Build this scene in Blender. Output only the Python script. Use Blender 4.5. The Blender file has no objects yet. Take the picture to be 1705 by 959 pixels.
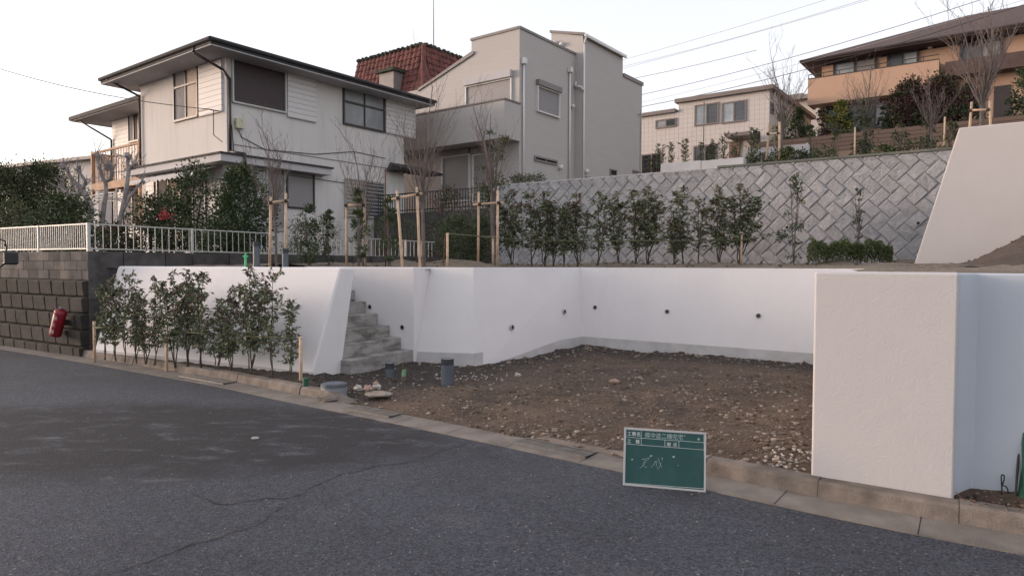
import bpy, math, random
import numpy as np
from mathutils import Vector, Matrix, noise as mnoise

S = bpy.context.scene
R = math.radians
# ------------------------------------------------------------------ camera
F, CX, CY, CAMZ = 1120.0, 852.5, 479.5, 1.62
PITCH, ROLL = math.atan(38.0/F), 0.003
CAM = Vector((0, 0, CAMZ))
fw = Vector((0, math.cos(PITCH), -math.sin(PITCH)))
r0_, u0_ = Vector((1, 0, 0)), Vector((0, math.sin(PITCH), math.cos(PITCH)))
rt = r0_*math.cos(ROLL) + u0_*math.sin(ROLL)
up = u0_*math.cos(ROLL) - r0_*math.sin(ROLL)
cd = bpy.data.cameras.new('camera'); cam = bpy.data.objects.new('camera', cd)
S.collection.objects.link(cam); S.camera = cam
m = Matrix((rt, up, -fw)).transposed().to_4x4(); m.translation = CAM
cam.matrix_world = m
cd.sensor_width = 36; cd.lens = 36*F/1705; cd.clip_end = 1000; cd.clip_start = .05
# ------------------------------------------------------------------ light
SUN_EL, SUN_AZ = 7.0, math.degrees(math.atan2(-.95, .2))     # azimuth from +Y towards +X
w = bpy.data.worlds.new('World'); S.world = w; w.use_nodes = True
nt = w.node_tree; bg = nt.nodes['Background']
sky = nt.nodes.new('ShaderNodeTexSky'); sky.sky_type = 'NISHITA'; sky.sun_disc = False
sky.sun_elevation = R(SUN_EL); sky.sun_rotation = R(SUN_AZ); sky.altitude = 50
sky.air_density = 1.0; sky.dust_density = 2.2; sky.ozone_density = 1.0
hs = nt.nodes.new('ShaderNodeHueSaturation'); hs.inputs['Saturation'].default_value = .55
nt.links.new(sky.outputs[0], hs.inputs['Color'])
veil = nt.nodes.new('ShaderNodeMix'); veil.data_type = 'RGBA'; veil.blend_type = 'ADD'; veil.inputs[0].default_value = 1   # thin even cloud veil
veil.inputs[7].default_value = (3.05, 2.9, 3.08, 1); nt.links.new(hs.outputs[0], veil.inputs[6]); nt.links.new(veil.outputs[2], bg.inputs[0])
bg.inputs[1].default_value = .14
sl = bpy.data.lights.new('sun', 'SUN'); sl.energy = 1.35; sl.angle = R(14); sl.color = (1, .70, .55)
so = bpy.data.objects.new('sun', sl); S.collection.objects.link(so)
sd = Vector((math.sin(R(SUN_AZ))*math.cos(R(SUN_EL)), math.cos(R(SUN_AZ))*math.cos(R(SUN_EL)), math.sin(R(SUN_EL))))
so.rotation_euler = sd.to_track_quat('Z', 'Y').to_euler(); so.location = (-20, 10, 15)
vs = S.view_settings; vs.view_transform = 'Standard'; vs.look = 'None'; vs.exposure = 0.66; vs.gamma = 1; vs.use_curve_mapping = False
# ------------------------------------------------------------------ pixel geometry: where the photo's rays meet real planes
def ray(px, py): return fw + rt*((px-CX)/F) - up*((py-CY)/F)
def gp(px, py, z=0.0):
    d = ray(px, py); t = (z-CAMZ)/d.z; return CAM + d*t
def pd(px, py, Y):
    d = ray(px, py); return CAM + d*(Y/d.y)
def V(x, y, z=0.0): return Vector((x, y, z))
def atz(p, z): return Vector((p[0], p[1], z))
def col(p, d, px):                      # point of the line p + t d that shows in column px
    q = rt - fw*((px-CX)/F); return p - d*((p-CAM).dot(q)/d.dot(q))
def zat(p, py):                         # height above plan point p that shows in row py
    q = up + fw*((py-CY)/F); a = Vector((p[0], p[1], 0)) - CAM
    return -a.dot(q)/q.z
def pz(px, Y, z): 
    p = pd(px, 441, Y); return atz(p, z)
U = Vector((.6, .8, 0)); W = Vector((-.8, .6, 0)); Z = Vector((0, 0, 1))
class Face:
    """vertical plane through p along d; nrm points to the camera side"""
    def __init__(s, p, d):
        s.p = Vector((p[0], p[1], 0)); s.d = Vector((d[0], d[1], 0)).normalized()
        n = Vector((s.d.y, -s.d.x, 0))
        s.n = n if n.dot(CAM-s.p) > 0 else -n
    def P(s, a, z, o=0): return s.p + s.d*a + s.n*o + Z*z
    def hit(s, px, py, o=0):
        r = ray(px, py); q = s.p + s.n*o
        t = (q-CAM).dot(s.n)/r.dot(s.n); h = CAM + r*t
        return (h-q).dot(s.d), h.z
# ------------------------------------------------------------------ materials
def nodes(name, rough=.8):
    m = bpy.data.materials.new(name); m.use_nodes = True; n = m.node_tree
    b = n.nodes['Principled BSDF']; b.inputs['Roughness'].default_value = rough
    return m, n, b
def nn(n, t, **k):
    x = n.nodes.new(t)
    for a, v in k.items():
        if hasattr(x, a): setattr(x, a, v)
        else: x.inputs[a].default_value = v
    return x
def noise_(n, scale, detail=6, rough=.6, vec=None):
    x = nn(n, 'ShaderNodeTexNoise'); x.inputs['Scale'].default_value = scale
    x.inputs['Detail'].default_value = detail; x.inputs['Roughness'].default_value = rough
    if vec: n.links.new(vec, x.inputs['Vector'])
    return x
def mixc(n, f, a, b, bt='MIX'):
    x = n.nodes.new('ShaderNodeMix'); x.data_type = 'RGBA'; x.blend_type = bt
    for s_, v in ((0, f), (6, a), (7, b)):
        if hasattr(v, 'links'): n.links.new(v, x.inputs[s_])
        elif s_ == 0: x.inputs[0].default_value = v
        else: x.inputs[s_].default_value = (*v, 1)
    return x.outputs[2]
def ramp(n, src, p0, p1):
    x = n.nodes.new('ShaderNodeMapRange'); x.inputs[1].default_value = p0; x.inputs[2].default_value = p1
    n.links.new(src, x.inputs[0]); return x.outputs[0]
def coord(n):
    return nn(n, 'ShaderNodeTexCoord').outputs['Object']
def bump(n, b, h, strength, dist=.01, prev=None):
    x = nn(n, 'ShaderNodeBump'); x.inputs['Strength'].default_value = strength; x.inputs['Distance'].default_value = dist
    n.links.new(h, x.inputs['Height'])
    if prev: n.links.new(prev, x.inputs['Normal'])
    n.links.new(x.outputs[0], b.inputs['Normal']); return x.outputs[0]
def M(name, c, rough=.8, var=.15, scale=4, bs=40, bstr=.3, metal=0, dist=.01):
    m, n, b = nodes(name, rough); co = coord(n)
    t = noise_(n, scale, vec=co)
    f = ramp(n, t.outputs[0], .3, .7)
    n.links.new(mixc(n, f, [x*(1-var) for x in c], [min(1, x*(1+var)) for x in c]), b.inputs['Base Color'])
    if bstr: bump(n, b, noise_(n, bs, 4, vec=co).outputs[0], bstr, dist)
    b.inputs['Metallic'].default_value = metal
    return m
def wall_paint(name, c, dirt, bs=70, bstr=.5, dist=.004, amount=.5):
    """painted or rendered wall: slight blotches, rain streaks running down"""
    m, n, b = nodes(name, .85); co = coord(n)
    mp = nn(n, 'ShaderNodeMapping'); n.links.new(co, mp.inputs[0]); mp.inputs['Scale'].default_value = (3.5, 3.5, .35)
    st = noise_(n, 1.6, 5, .65, mp.outputs[0]); bl = noise_(n, .9, 6, .6, co)
    a = mixc(n, ramp(n, bl.outputs[0], .35, .75), c, [x*.93 for x in c])
    k = nn(n, 'ShaderNodeMath', operation='MULTIPLY'); n.links.new(ramp(n, st.outputs[0], .5, .85), k.inputs[0]); k.inputs[1].default_value = amount
    n.links.new(mixc(n, k.outputs[0], a, dirt), b.inputs['Base Color'])
    n1 = bump(n, b, noise_(n, bs, 3, vec=co).outputs[0], bstr, dist)
    bump(n, b, noise_(n, 3, 3, vec=co).outputs[0], .25, .02, n1)
    return m
def facade_uv(n):
    """(distance along the wall, height) for walls that run along U or W"""
    co = coord(n); d = nn(n, 'ShaderNodeVectorMath', operation='DOT_PRODUCT'); n.links.new(co, d.inputs[0])
    d.inputs[1].default_value = tuple(U+W)
    s = nn(n, 'ShaderNodeSeparateXYZ'); n.links.new(co, s.inputs[0])
    c = nn(n, 'ShaderNodeCombineXYZ'); n.links.new(d.outputs['Value'], c.inputs[0]); n.links.new(s.outputs[2], c.inputs[1])
    return c.outputs[0], co
def brickmat(name, c1, c2, mortar, bw, bh, ms=.01, rough=.8, bstr=.5, offset=.5, dist=.01, soft=.1):
    m, n, b = nodes(name, rough); uv, co = facade_uv(n)
    t = nn(n, 'ShaderNodeTexBrick'); n.links.new(uv, t.inputs['Vector']); t.offset = offset
    t.inputs['Color1'].default_value = (*c1, 1); t.inputs['Color2'].default_value = (*c2, 1); t.inputs['Mortar'].default_value = (*mortar, 1)
    t.inputs['Scale'].default_value = 1; t.inputs['Brick Width'].default_value = bw; t.inputs['Row Height'].default_value = bh
    t.inputs['Mortar Size'].default_value = ms; t.inputs['Mortar Smooth'].default_value = soft
    nz = noise_(n, 1.3, 6, vec=co)
    n.links.new(mixc(n, ramp(n, nz.outputs[0], .4, .8), t.outputs['Color'], [x*.85 for x in c1], 'MIX') if 0 else t.outputs['Color'], b.inputs['Base Color'])
    iv = nn(n, 'ShaderNodeMath', operation='SUBTRACT'); iv.inputs[0].default_value = 1; n.links.new(t.outputs['Fac'], iv.inputs[1])
    n1 = bump(n, b, iv.outputs[0], bstr, dist)
    bump(n, b, noise_(n, 30, 3, vec=co).outputs[0], .2, .005, n1)
    return m
def glassm(name, c, rough=.08):
    m, n, b = nodes(name, rough); co = coord(n)
    n.links.new(mixc(n, ramp(n, noise_(n, .8, 3, vec=co).outputs[0], .35, .65), c, [x*.6 for x in c]), b.inputs['Base Color'])
    b.inputs['Specular IOR Level'].default_value = .4
    return m
def leafm(name, c, c2=None, rough=.5):
    m, n, b = nodes(name, rough); c2 = c2 or [x*1.7 for x in c]
    g = nn(n, 'ShaderNodeNewGeometry')
    n.links.new(mixc(n, g.outputs['Random Per Island'], c, c2), b.inputs['Base Color'])
    b.inputs['Specular IOR Level'].default_value = .35
    return m
# asphalt
def asphalt():
    m, n, b = nodes('asphalt', .88); co = coord(n)
    vo = nn(n, 'ShaderNodeTexVoronoi'); vo.inputs['Scale'].default_value = 80; n.links.new(co, vo.inputs['Vector'])
    cell = nn(n, 'ShaderNodeSeparateColor'); n.links.new(vo.outputs['Color'], cell.inputs[0])
    base = mixc(n, ramp(n, cell.outputs[0], .1, .95), (.020, .0225, .031), (.072, .079, .098))
    bright = nn(n, 'ShaderNodeMath', operation='GREATER_THAN'); n.links.new(cell.outputs[1], bright.inputs[0]); bright.inputs[1].default_value = .991
    base = mixc(n, bright.outputs[0], base, (.15, .145, .14))
    big = noise_(n, .7, 7, .62, co)
    base = mixc(n, ramp(n, big.outputs[0], .38, .7), base, (.62, .62, .64), 'MULTIPLY')
    # dusty worn patches
    n2 = noise_(n, 1.6, 8, .7, co); k = nn(n, 'ShaderNodeMath', operation='MULTIPLY'); n.links.new(ramp(n, n2.outputs[0], .56, .74), k.inputs[0]); k.inputs[1].default_value = .3
    base = mixc(n, k.outputs[0], base, (.125, .115, .10))
    # old tar-dark patch on the left of the road
    c = gp(215, 722); mp = nn(n, 'ShaderNodeMapping', vector_type='POINT')
    sub = nn(n, 'ShaderNodeVectorMath', operation='SUBTRACT'); n.links.new(co, sub.inputs[0]); sub.inputs[1].default_value = (c.x, c.y, 0)
    n.links.new(sub.outputs[0], mp.inputs[0]); mp.inputs['Rotation'].default_value = (0, 0, R(30)); mp.inputs['Scale'].default_value = (1/3.1, 1/1.25, 0)
    ln = nn(n, 'ShaderNodeVectorMath', operation='LENGTH'); n.links.new(mp.outputs[0], ln.inputs[0])
    nz = noise_(n, 1.5, 6, .6, co); ad = nn(n, 'ShaderNodeMath', operation='MULTIPLY_ADD'); n.links.new(nz.outputs[0], ad.inputs[0]); ad.inputs[1].default_value = .9; n.links.new(ln.outputs['Value'], ad.inputs[2])
    mask = ramp(n, ad.outputs[0], 1.72, 1.32)
    mpn = nn(n, 'ShaderNodeMapping'); n.links.new(co, mpn.inputs[0]); mpn.inputs['Rotation'].default_value = (0, 0, R(20)); mpn.inputs['Scale'].default_value = (1, 2.4, 1)
    hole = noise_(n, 1.9, 9, .72, mpn.outputs[0])
    hk = nn(n, 'ShaderNodeMath', operation='MULTIPLY'); n.links.new(mask, hk.inputs[0]); n.links.new(ramp(n, hole.outputs[0], .62, .52), hk.inputs[1])
    hk2 = nn(n, 'ShaderNodeMath', operation='MULTIPLY'); n.links.new(hk.outputs[0], hk2.inputs[0]); hk2.inputs[1].default_value = .92
    base = mixc(n, hk2.outputs[0], base, (.008, .0078, .011))
    lt = nn(n, 'ShaderNodeMath', operation='MULTIPLY'); n.links.new(mask, lt.inputs[0]); n.links.new(ramp(n, hole.outputs[0], .60, .72), lt.inputs[1])
    base = mixc(n, lt.outputs[0], base, (.15, .145, .145))
    n.links.new(base, b.inputs['Base Color'])
    n1 = bump(n, b, vo.outputs['Distance'], .55, .006); bump(n, b, noise_(n, 9, 5, .6, co).outputs[0], .35, .02, n1)
    return m
def soilm(name, dark, mid, pale, stone=.7, wet=None):
    m, n, b = nodes(name, .95); co = coord(n)
    a = noise_(n, 1.1, 8, .65, co); c = mixc(n, ramp(n, a.outputs[0], .35, .65), dark, mid)
    a2 = noise_(n, 14, 6, .7, co); c = mixc(n, ramp(n, a2.outputs[0], .45, .8), c, [x*1.35 for x in mid])
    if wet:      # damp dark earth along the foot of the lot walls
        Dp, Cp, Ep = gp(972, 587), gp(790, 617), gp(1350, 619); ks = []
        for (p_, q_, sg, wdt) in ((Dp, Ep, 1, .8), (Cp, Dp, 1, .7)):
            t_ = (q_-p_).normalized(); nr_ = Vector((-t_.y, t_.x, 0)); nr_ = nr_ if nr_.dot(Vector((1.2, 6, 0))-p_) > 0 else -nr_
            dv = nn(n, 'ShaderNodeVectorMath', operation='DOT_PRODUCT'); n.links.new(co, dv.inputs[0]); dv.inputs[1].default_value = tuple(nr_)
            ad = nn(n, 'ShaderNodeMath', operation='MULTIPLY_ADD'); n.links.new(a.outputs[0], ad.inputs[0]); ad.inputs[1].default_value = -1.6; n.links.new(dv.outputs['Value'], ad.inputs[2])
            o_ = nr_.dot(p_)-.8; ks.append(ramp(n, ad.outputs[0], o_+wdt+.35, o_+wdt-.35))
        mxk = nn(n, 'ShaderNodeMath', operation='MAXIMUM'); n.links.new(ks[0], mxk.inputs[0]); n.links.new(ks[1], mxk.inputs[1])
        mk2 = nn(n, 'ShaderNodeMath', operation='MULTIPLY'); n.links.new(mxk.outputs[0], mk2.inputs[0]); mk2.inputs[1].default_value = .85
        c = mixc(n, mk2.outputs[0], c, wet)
    vo = nn(n, 'ShaderNodeTexVoronoi'); vo.inputs['Scale'].default_value = 38; n.links.new(co, vo.inputs['Vector'])
    sc = nn(n, 'ShaderNodeSeparateColor'); n.links.new(vo.outputs['Color'], sc.inputs[0])
    gt = nn(n, 'ShaderNodeMath', operation='GREATER_THAN'); n.links.new(sc.outputs[0], gt.inputs[0]); gt.inputs[1].default_value = 1-.2*stone
    nr = nn(n, 'ShaderNodeMath', operation='LESS_THAN'); n.links.new(vo.outputs['Distance'], nr.inputs[0]); nr.inputs[1].default_value = .33
    k = nn(n, 'ShaderNodeMath', operation='MULTIPLY'); n.links.new(gt.outputs[0], k.inputs[0]); n.links.new(nr.outputs[0], k.inputs[1])
    c = mixc(n, k.outputs[0], c, pale); n.links.new(c, b.inputs['Base Color'])
    n1 = bump(n, b, a2.outputs[0], .9, .03); bump(n, b, noise_(n, 60, 4, .7, co).outputs[0], .7, .012, n1)
    return m
MAT = dict(
 asphalt=asphalt(),
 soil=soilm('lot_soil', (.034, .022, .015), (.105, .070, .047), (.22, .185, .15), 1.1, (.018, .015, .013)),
 topsoil=soilm('terrace_soil', (.10, .075, .055), (.20, .16, .12), (.32, .28, .24)),
 darksoil=soilm('dark_soil', (.020, .015, .012), (.045, .033, .025), (.12, .11, .10)),
 kerb=M('kerb_concrete', (.165, .138, .118), .9, .4, 5, 90, .6),
 gutter=M('gutter_concrete', (.165, .145, .128), .9, .35, 3, 90, .6),
 crack=M('crack', (.020, .019, .020), .95, .2),
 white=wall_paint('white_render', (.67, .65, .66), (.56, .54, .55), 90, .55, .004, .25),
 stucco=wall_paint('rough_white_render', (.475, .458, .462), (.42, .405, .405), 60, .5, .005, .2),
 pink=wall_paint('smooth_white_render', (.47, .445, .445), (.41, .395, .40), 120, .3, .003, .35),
 band=M('bare_concrete_band', (.42, .41, .41), .9, .16, 3, 80, .3),
 step=M('step_concrete', (.25, .24, .225), .9, .5, 2.4, 60, .6),
 housewall=wall_paint('house_render', (.60, .57, .555), (.42, .39, .38), 60, .4, .004, .7),
 soffit=M('soffit', (.42, .41, .42), .8, .06, 2, 20, .05),
 fascia=M('dark_fascia', (.035, .033, .036), .85, .2),
 siding=brickmat('white_siding', (.60, .575, .57), (.58, .56, .55), (.28, .26, .26), 30, .155, .008, .6, .6),
 dark=M('dark_brown_metal', (.035, .024, .023), .5, .2, 3, 20, .1),
 shutter_dark=brickmat('brown_shutter', (.045, .028, .028), (.042, .026, .026), (.02, .013, .013), 30, .09, .006, .6, .7),
 shutter=brickmat('grey_shutter', (.26, .245, .25), (.25, .24, .245), (.17, .16, .165), 30, .07, .006, .5, .5),
 alum=M('aluminium_frame', (.42, .41, .41), .4, .05, 3, 20, .05),
 glass=glassm('dim_glass', (.10, .11, .13), .2),
 curtain=glassm('curtained_glass', (.30, .31, .32), .3),
 warmglass=glassm('warm_glass', (.42, .35, .30), .3),
 darkglass=glassm('dark_glass', (.018, .02, .024)),
 grey=brickmat('grey_siding', (.42, .395, .38), (.405, .38, .367), (.37, .347, .335), .9, .15, .006, .75, .15),
 greytrim=M('grey_trim', (.20, .18, .175), .6, .1),
 pipe=M('white_pipe', (.62, .61, .60), .4, .05, 3, 20, .05),
 tilewall=brickmat('pale_tile_cladding', (.52, .475, .455), (.505, .462, .442), (.47, .43, .41), .20, .10, .006, .6, .4, 0.0),
 browntrim=M('taupe_trim', (.17, .14, .13), .6, .1),
 orange=wall_paint('orange_render', (.43, .285, .205), (.37, .25, .18), 60, .3, .004, .3),
 brownroof=M('brown_roof', (.075, .048, .043), .8, .2, 2, 20, .6, 0, .03),
 fencewood=brickmat('brown_board_fence', (.21, .135, .10), (.19, .12, .088), (.07, .045, .035), 3.4, .17, .012, .8, .8),
 fencebase=M('tan_wall', (.30, .20, .14), .85, .15),
 redtile=M('red_tile', (.125, .040, .034), .85, .6, 3.5, 12, .5),
 moss=M('mossy_ridge', (.045, .045, .033), .95, .5, 6),
 block=None,
 joint=M('dark_joint', (.26, .26, .265), .95, .3),
 coping=M('mossy_coping', (.13, .135, .115), .95, .3, 3),
 conc=M('pale_concrete', (.50, .49, .50), .9, .12, 2),
 oldlight=M('old_block_light', (.105, .094, .088), .95, .4, 3, 30, .6),
 oldmid=M('old_block_mid', (.072, .067, .066), .95, .5, 3, 30, .6),
 olddark=M('old_block_dark', (.058, .054, .053), .95, .4, 3, 30, .6),
 oldlow=M('old_stone', (.033, .028, .025), .95, .5, 2.2, 24, .8, 0, .02),
 fence=M('white_fence_metal', (.42, .42, .40), .5, .08, 3, 20, .05),
 bamboo=M('pale_stake', (.50, .36, .25), .7, .3, 7, 40, .3),
 greenbar=M('green_cane', (.10, .10, .055), .7, .3, 9),
 twine=M('twine', (.05, .035, .03), .9, .2),
 bark=M('grey_brown_bark', (.125, .105, .095), .95, .35, 8, 60, .5),
 palebark=M('pale_grey_bark', (.25, .225, .22), .95, .4, 8, 40, .7),
 twig=M('twig', (.16, .125, .115), .9, .3, 8),
 stem=M('green_stem', (.06, .052, .035), .9, .3, 8),
 wood=M('balcony_wood', (.36, .21, .125), .75, .3, 4, 40, .4),
 pvc=M('grey_pvc', (.085, .10, .125), .45, .12, 5, 20, .1),
 lid=M('pale_grey_lid', (.19, .20, .22), .7, .15),
 rust=M('rust', (.10, .055, .035), .9, .5, 9),
 lightgreen=M('pale_green_plastic', (.16, .30, .17), .5, .15),
 brightgreen=M('bright_green_plastic', (.06, .42, .18), .5, .15),
 darkgreen=M('dark_green_plastic', (.006, .075, .045), .6, .25, 6, 30, .5),
 red=M('red_paint', (.20, .006, .014), .45, .25, 6, 20, .1),
 redlight=M('faded_red_paint', (.27, .03, .055), .45, .2, 6, 20, .1),
 offwhite=M('chalk_white', (.62, .66, .66), .8, .1, 9),
 chalk=M('chalk_line', (.34, .42, .42), .9, .35, 60, 30, .1),
 board=None,
 black=M('black_plastic', (.012, .013, .015), .45, .2),
 wire=M('cable', (.03, .03, .032), .7, .1),
 palewire=M('pale_cable', (.34, .34, .36), .7, .1),
 grate=M('steel_grate', (.115, .11, .105), .6, .3, 8, 30, .3),
 stone_a=M('pale_stone', (.25, .21, .175), .9, .3, 8), stone_b=M('grey_stone', (.14, .115, .095), .9, .3, 8), stone_c=M('brown_clod', (.085, .06, .042), .95, .3, 8),
 rubble=M('white_rubble', (.40, .375, .35), .9, .3, 8), pinkstone=M('pink_stone', (.38, .25, .21), .9, .2, 8),
 dgreen=leafm('dark_evergreen', (.018, .030, .013), (.065, .09, .036)),
 mgreen=leafm('mid_evergreen', (.030, .048, .018), (.095, .13, .050)),
 olive=leafm('olive_leaf', (.045, .050, .022), (.145, .145, .07)),
 pgreen=leafm('photinia_green', (.052, .068, .033), (.19, .21, .12)),
 pred=leafm('photinia_red', (.055, .034, .024), (.17, .095, .070)),
 yellowg=leafm('yellow_green', (.10, .10, .015), (.26, .25, .045)),
 blueg=leafm('blue_green', (.028, .045, .042), (.07, .10, .09)),
 purple=leafm('dark_red_leaf', (.035, .016, .015), (.115, .05, .042)),
 hedgeg=leafm('hedge_green', (.035, .052, .010), (.095, .125, .03)),
 flower=leafm('red_flower', (.35, .03, .04), (.55, .08, .08)),
 awning=M('pale_awning', (.46, .45, .46), .8, .1),
 plaster=M('yellowed_plastic', (.52, .50, .36), .6, .05),
)
def blockmat():
    m, n, b = nodes('split_block', .92); co = coord(n); g = nn(n, 'ShaderNodeNewGeometry')
    c = mixc(n, g.outputs['Random Per Island'], (.36, .36, .375), (.44, .44, .455))
    nz = noise_(n, 7, 7, .7, co); c2 = mixc(n, ramp(n, nz.outputs[0], .35, .72), (.78, .78, .79), (1, 1, 1))
    n.links.new(mixc(n, 1.0, c, c2, 'MULTIPLY'), b.inputs['Base Color'])
    n1 = bump(n, b, noise_(n, 11, 7, .7, co).outputs[0], 1.0, .05); bump(n, b, noise_(n, 45, 4, .7, co).outputs[0], .5, .01, n1)
    return m
MAT['block'] = blockmat()
MAT['moundsoil'] = soilm('mound_soil', (.04, .027, .02), (.085, .058, .042), (.13, .10, .08), .6)
def boardmat():
    m, n, b = nodes('green_board', .55); co = coord(n)
    mp = nn(n, 'ShaderNodeMapping'); n.links.new(co, mp.inputs[0]); mp.inputs['Scale'].default_value = (9, 9, 5)
    k = nn(n, 'ShaderNodeMath', operation='MULTIPLY'); n.links.new(ramp(n, noise_(n, 1, 6, .65, mp.outputs[0]).outputs[0], .45, .8), k.inputs[0]); k.inputs[1].default_value = .5
    n.links.new(mixc(n, k.outputs[0], (.006, .056, .056), (.04, .10, .10)), b.inputs['Base Color'])
    return m
MAT['board'] = boardmat()
MAT['skyglass'] = glassm('sky_lit_glass', (.38, .43, .47), .15)  # reflected sky put into the pane's pale blue base colour
MAT['blind'] = M('window_blind', (.24, .235, .24), .8, .1, 2, 20, .1); MAT['blind'].node_tree.nodes['Principled BSDF'].inputs['Specular IOR Level'].default_value = .1
MAT['warmblind'] = M('warm_window_blind', (.50, .41, .34), .8, .1, 2, 20, .1)
MAT['dimroom'] = M('dim_room', (.03, .028, .028), .7, .1, 2, 20, .1); MAT['dimroom'].node_tree.nodes['Principled BSDF'].inputs['Specular IOR Level'].default_value = .15
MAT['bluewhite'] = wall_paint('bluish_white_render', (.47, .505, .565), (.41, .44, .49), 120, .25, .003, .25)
def stepmat():
    m, n, b = nodes('stained_step', .92); co = coord(n)
    mp = nn(n, 'ShaderNodeMapping'); n.links.new(co, mp.inputs[0]); mp.inputs['Scale'].default_value = (1.3, 1.3, 4)
    c = mixc(n, ramp(n, noise_(n, 1.6, 7, .62, mp.outputs[0]).outputs[0],   .46, .66), (.34, .33, .32), (.09, .085, .072))
    c = mixc(n, ramp(n, noise_(n, 9, 6, .7, co).outputs[0], .4, .8), c, [.20, .19, .175]); n.links.new(c, b.inputs['Base Color'])
    bump(n, b, noise_(n, 50, 5, .7, co).outputs[0], .6, .01); return m
MAT['step'] = stepmat()
# ------------------------------------------------------------------ mesh builder
class MB:
    def __init__(s): s.v = []; s.f = []; s.mi = []
    def add(s, vs, fs, mi=0):
        o = len(s.v); s.v += [tuple(x) for x in vs]; s.f += [tuple(i+o for i in q) for q in fs]; s.mi += [mi]*len(fs); return s
    def hexa(s, b, t, mi=0):            # four bottom corners, four top corners, same order
        return s.add(list(b)+list(t), [(0, 3, 2, 1), (4, 5, 6, 7), (0, 1, 5, 4), (1, 2, 6, 5), (2, 3, 7, 6), (3, 0, 4, 7)], mi)
    def fbox(s, f, s0, s1, z0, z1, o0, o1, mi=0):
        P = f.P; return s.hexa([P(s0, z0, o0), P(s1, z0, o0), P(s1, z0, o1), P(s0, z0, o1)], [P(s0, z1, o0), P(s1, z1, o0), P(s1, z1, o1), P(s0, z1, o1)], mi)
    def box(s, c, sx, sy, sz, rz=0, mi=0, tilt=None):
        q = []
        for dz in (-1, 1):
            for dx, dy in ((-1, -1), (1, -1), (1, 1), (-1, 1)):
                p = Vector((dx*sx/2, dy*sy/2, dz*sz/2))
                if tilt is not None: p = tilt @ p
                p = Matrix.Rotation(rz, 3, 'Z') @ p
                q.append(p + Vector(c))
        return s.hexa(q[:4], q[4:], mi)
    def prism(s, poly, off, mi=0):      # polygon (3D points) extruded by vector off
        n = len(poly); a = [Vector(p) for p in poly]; b = [p+off for p in a]
        return s.add(a+b, [tuple(range(n))[::-1], tuple(range(n, 2*n))] + [(i, (i+1) % n, n+(i+1) % n, n+i) for i in range(n)], mi)
    def tube(s, p, q, r0, r1=None, n=6, mi=0, cap=True):
        p, q = Vector(p), Vector(q); r1 = r0 if r1 is None else r1; d = q-p
        if d.length < 1e-6: return s
        a = d.orthogonal().normalized(); b = d.normalized().cross(a)
        A = [p + (a*math.cos(2*math.pi*i/n)+b*math.sin(2*math.pi*i/n))*r0 for i in range(n)]
        B = [q + (a*math.cos(2*math.pi*i/n)+b*math.sin(2*math.pi*i/n))*r1 for i in range(n)]
        fs = [(i, (i+1) % n, n+(i+1) % n, n+i) for i in range(n)]
        if cap: fs += [tuple(range(n))[::-1], tuple(range(n, 2*n))]
        return s.add(A+B, fs, mi)
    def path(s, pts, r, n=6, mi=0, r1=None):
        k = len(pts)-1
        for i in range(k):
            ra = r if r1 is None else r+(r1-r)*i/k; rb = r if r1 is None else r+(r1-r)*(i+1)/k
            s.tube(pts[i], pts[i+1], ra, rb, n, mi)
        return s
    def ring(s, c, nrm, ro, ri, d, n=20, mi=0):   # short pipe end: annulus of depth d
        c = Vector(c); nrm = Vector(nrm).normalized(); a = nrm.orthogonal().normalized(); b = nrm.cross(a); vs = []
        for (r, o) in ((ro, 0), (ro, d), (ri, d), (ri, 0)):
            vs += [c + nrm*o + (a*math.cos(2*math.pi*i/n)+b*math.sin(2*math.pi*i/n))*r for i in range(n)]
        fs = []
        for k in range(3): fs += [(k*n+i, k*n+(i+1) % n, (k+1)*n+(i+1) % n, (k+1)*n+i) for i in range(n)]
        return s.add(vs, fs, mi)
    def disc(s, c, nrm, r, n=18, mi=0):
        c = Vector(c); nrm = Vector(nrm).normalized(); a = nrm.orthogonal().normalized(); b = nrm.cross(a)
        return s.add([c + (a*math.cos(2*math.pi*i/n)+b*math.sin(2*math.pi*i/n))*r for i in range(n)], [tuple(range(n))], mi)
    def blob(s, c, rx, ry, rz, rng, rough=.25, mi=0, nu=7, nv=5):
        c = Vector(c); vs = [c + Vector((0, 0, -rz))]
        for j in range(1, nv):
            th = math.pi*j/nv
            for i in range(nu):
                ph = 2*math.pi*(i+.5*(j % 2))/nu; k = 1+rng.uniform(-rough, rough)
                vs.append(c + Vector((rx*math.sin(th)*math.cos(ph)*k, ry*math.sin(th)*math.sin(ph)*k, -rz*math.cos(th)*k)))
        vs.append(c + Vector((0, 0, rz))); L = len(vs)-1
        fs = [(0, 1+(i+1) % nu, 1+i) for i in range(nu)]
        for j in range(nv-2):
            fs += [(1+j*nu+i, 1+j*nu+(i+1) % nu, 1+(j+1)*nu+(i+1) % nu, 1+(j+1)*nu+i) for i in range(nu)]
        fs += [(L, 1+(nv-2)*nu+i, 1+(nv-2)*nu+(i+1) % nu) for i in range(nu)]
        return s.add(vs, fs, mi)
    def build(s, name, mats, parent=None, bevel=0, smooth=False, **tags):
        if not isinstance(mats, (list, tuple)): mats = [mats]
        mats = [MAT[x] if isinstance(x, str) else x for x in mats]
        a = np.array(s.v, dtype=float) if len(s.v) else np.zeros((0, 3))
        if parent is not None:
            org = np.array(parent_world(parent))
        else:
            org = np.array([(a[:, 0].min()+a[:, 0].max())/2, (a[:, 1].min()+a[:, 1].max())/2, a[:, 2].min()]) if tags.pop('recenter', True) else np.zeros(3)
        tags.pop('recenter', None)
        me = bpy.data.meshes.new(name); me.from_pydata((a-org).tolist(), [], s.f)
        for mm in mats: me.materials.append(mm)
        if len(mats) > 1: me.polygons.foreach_set('material_index', s.mi)
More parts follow.
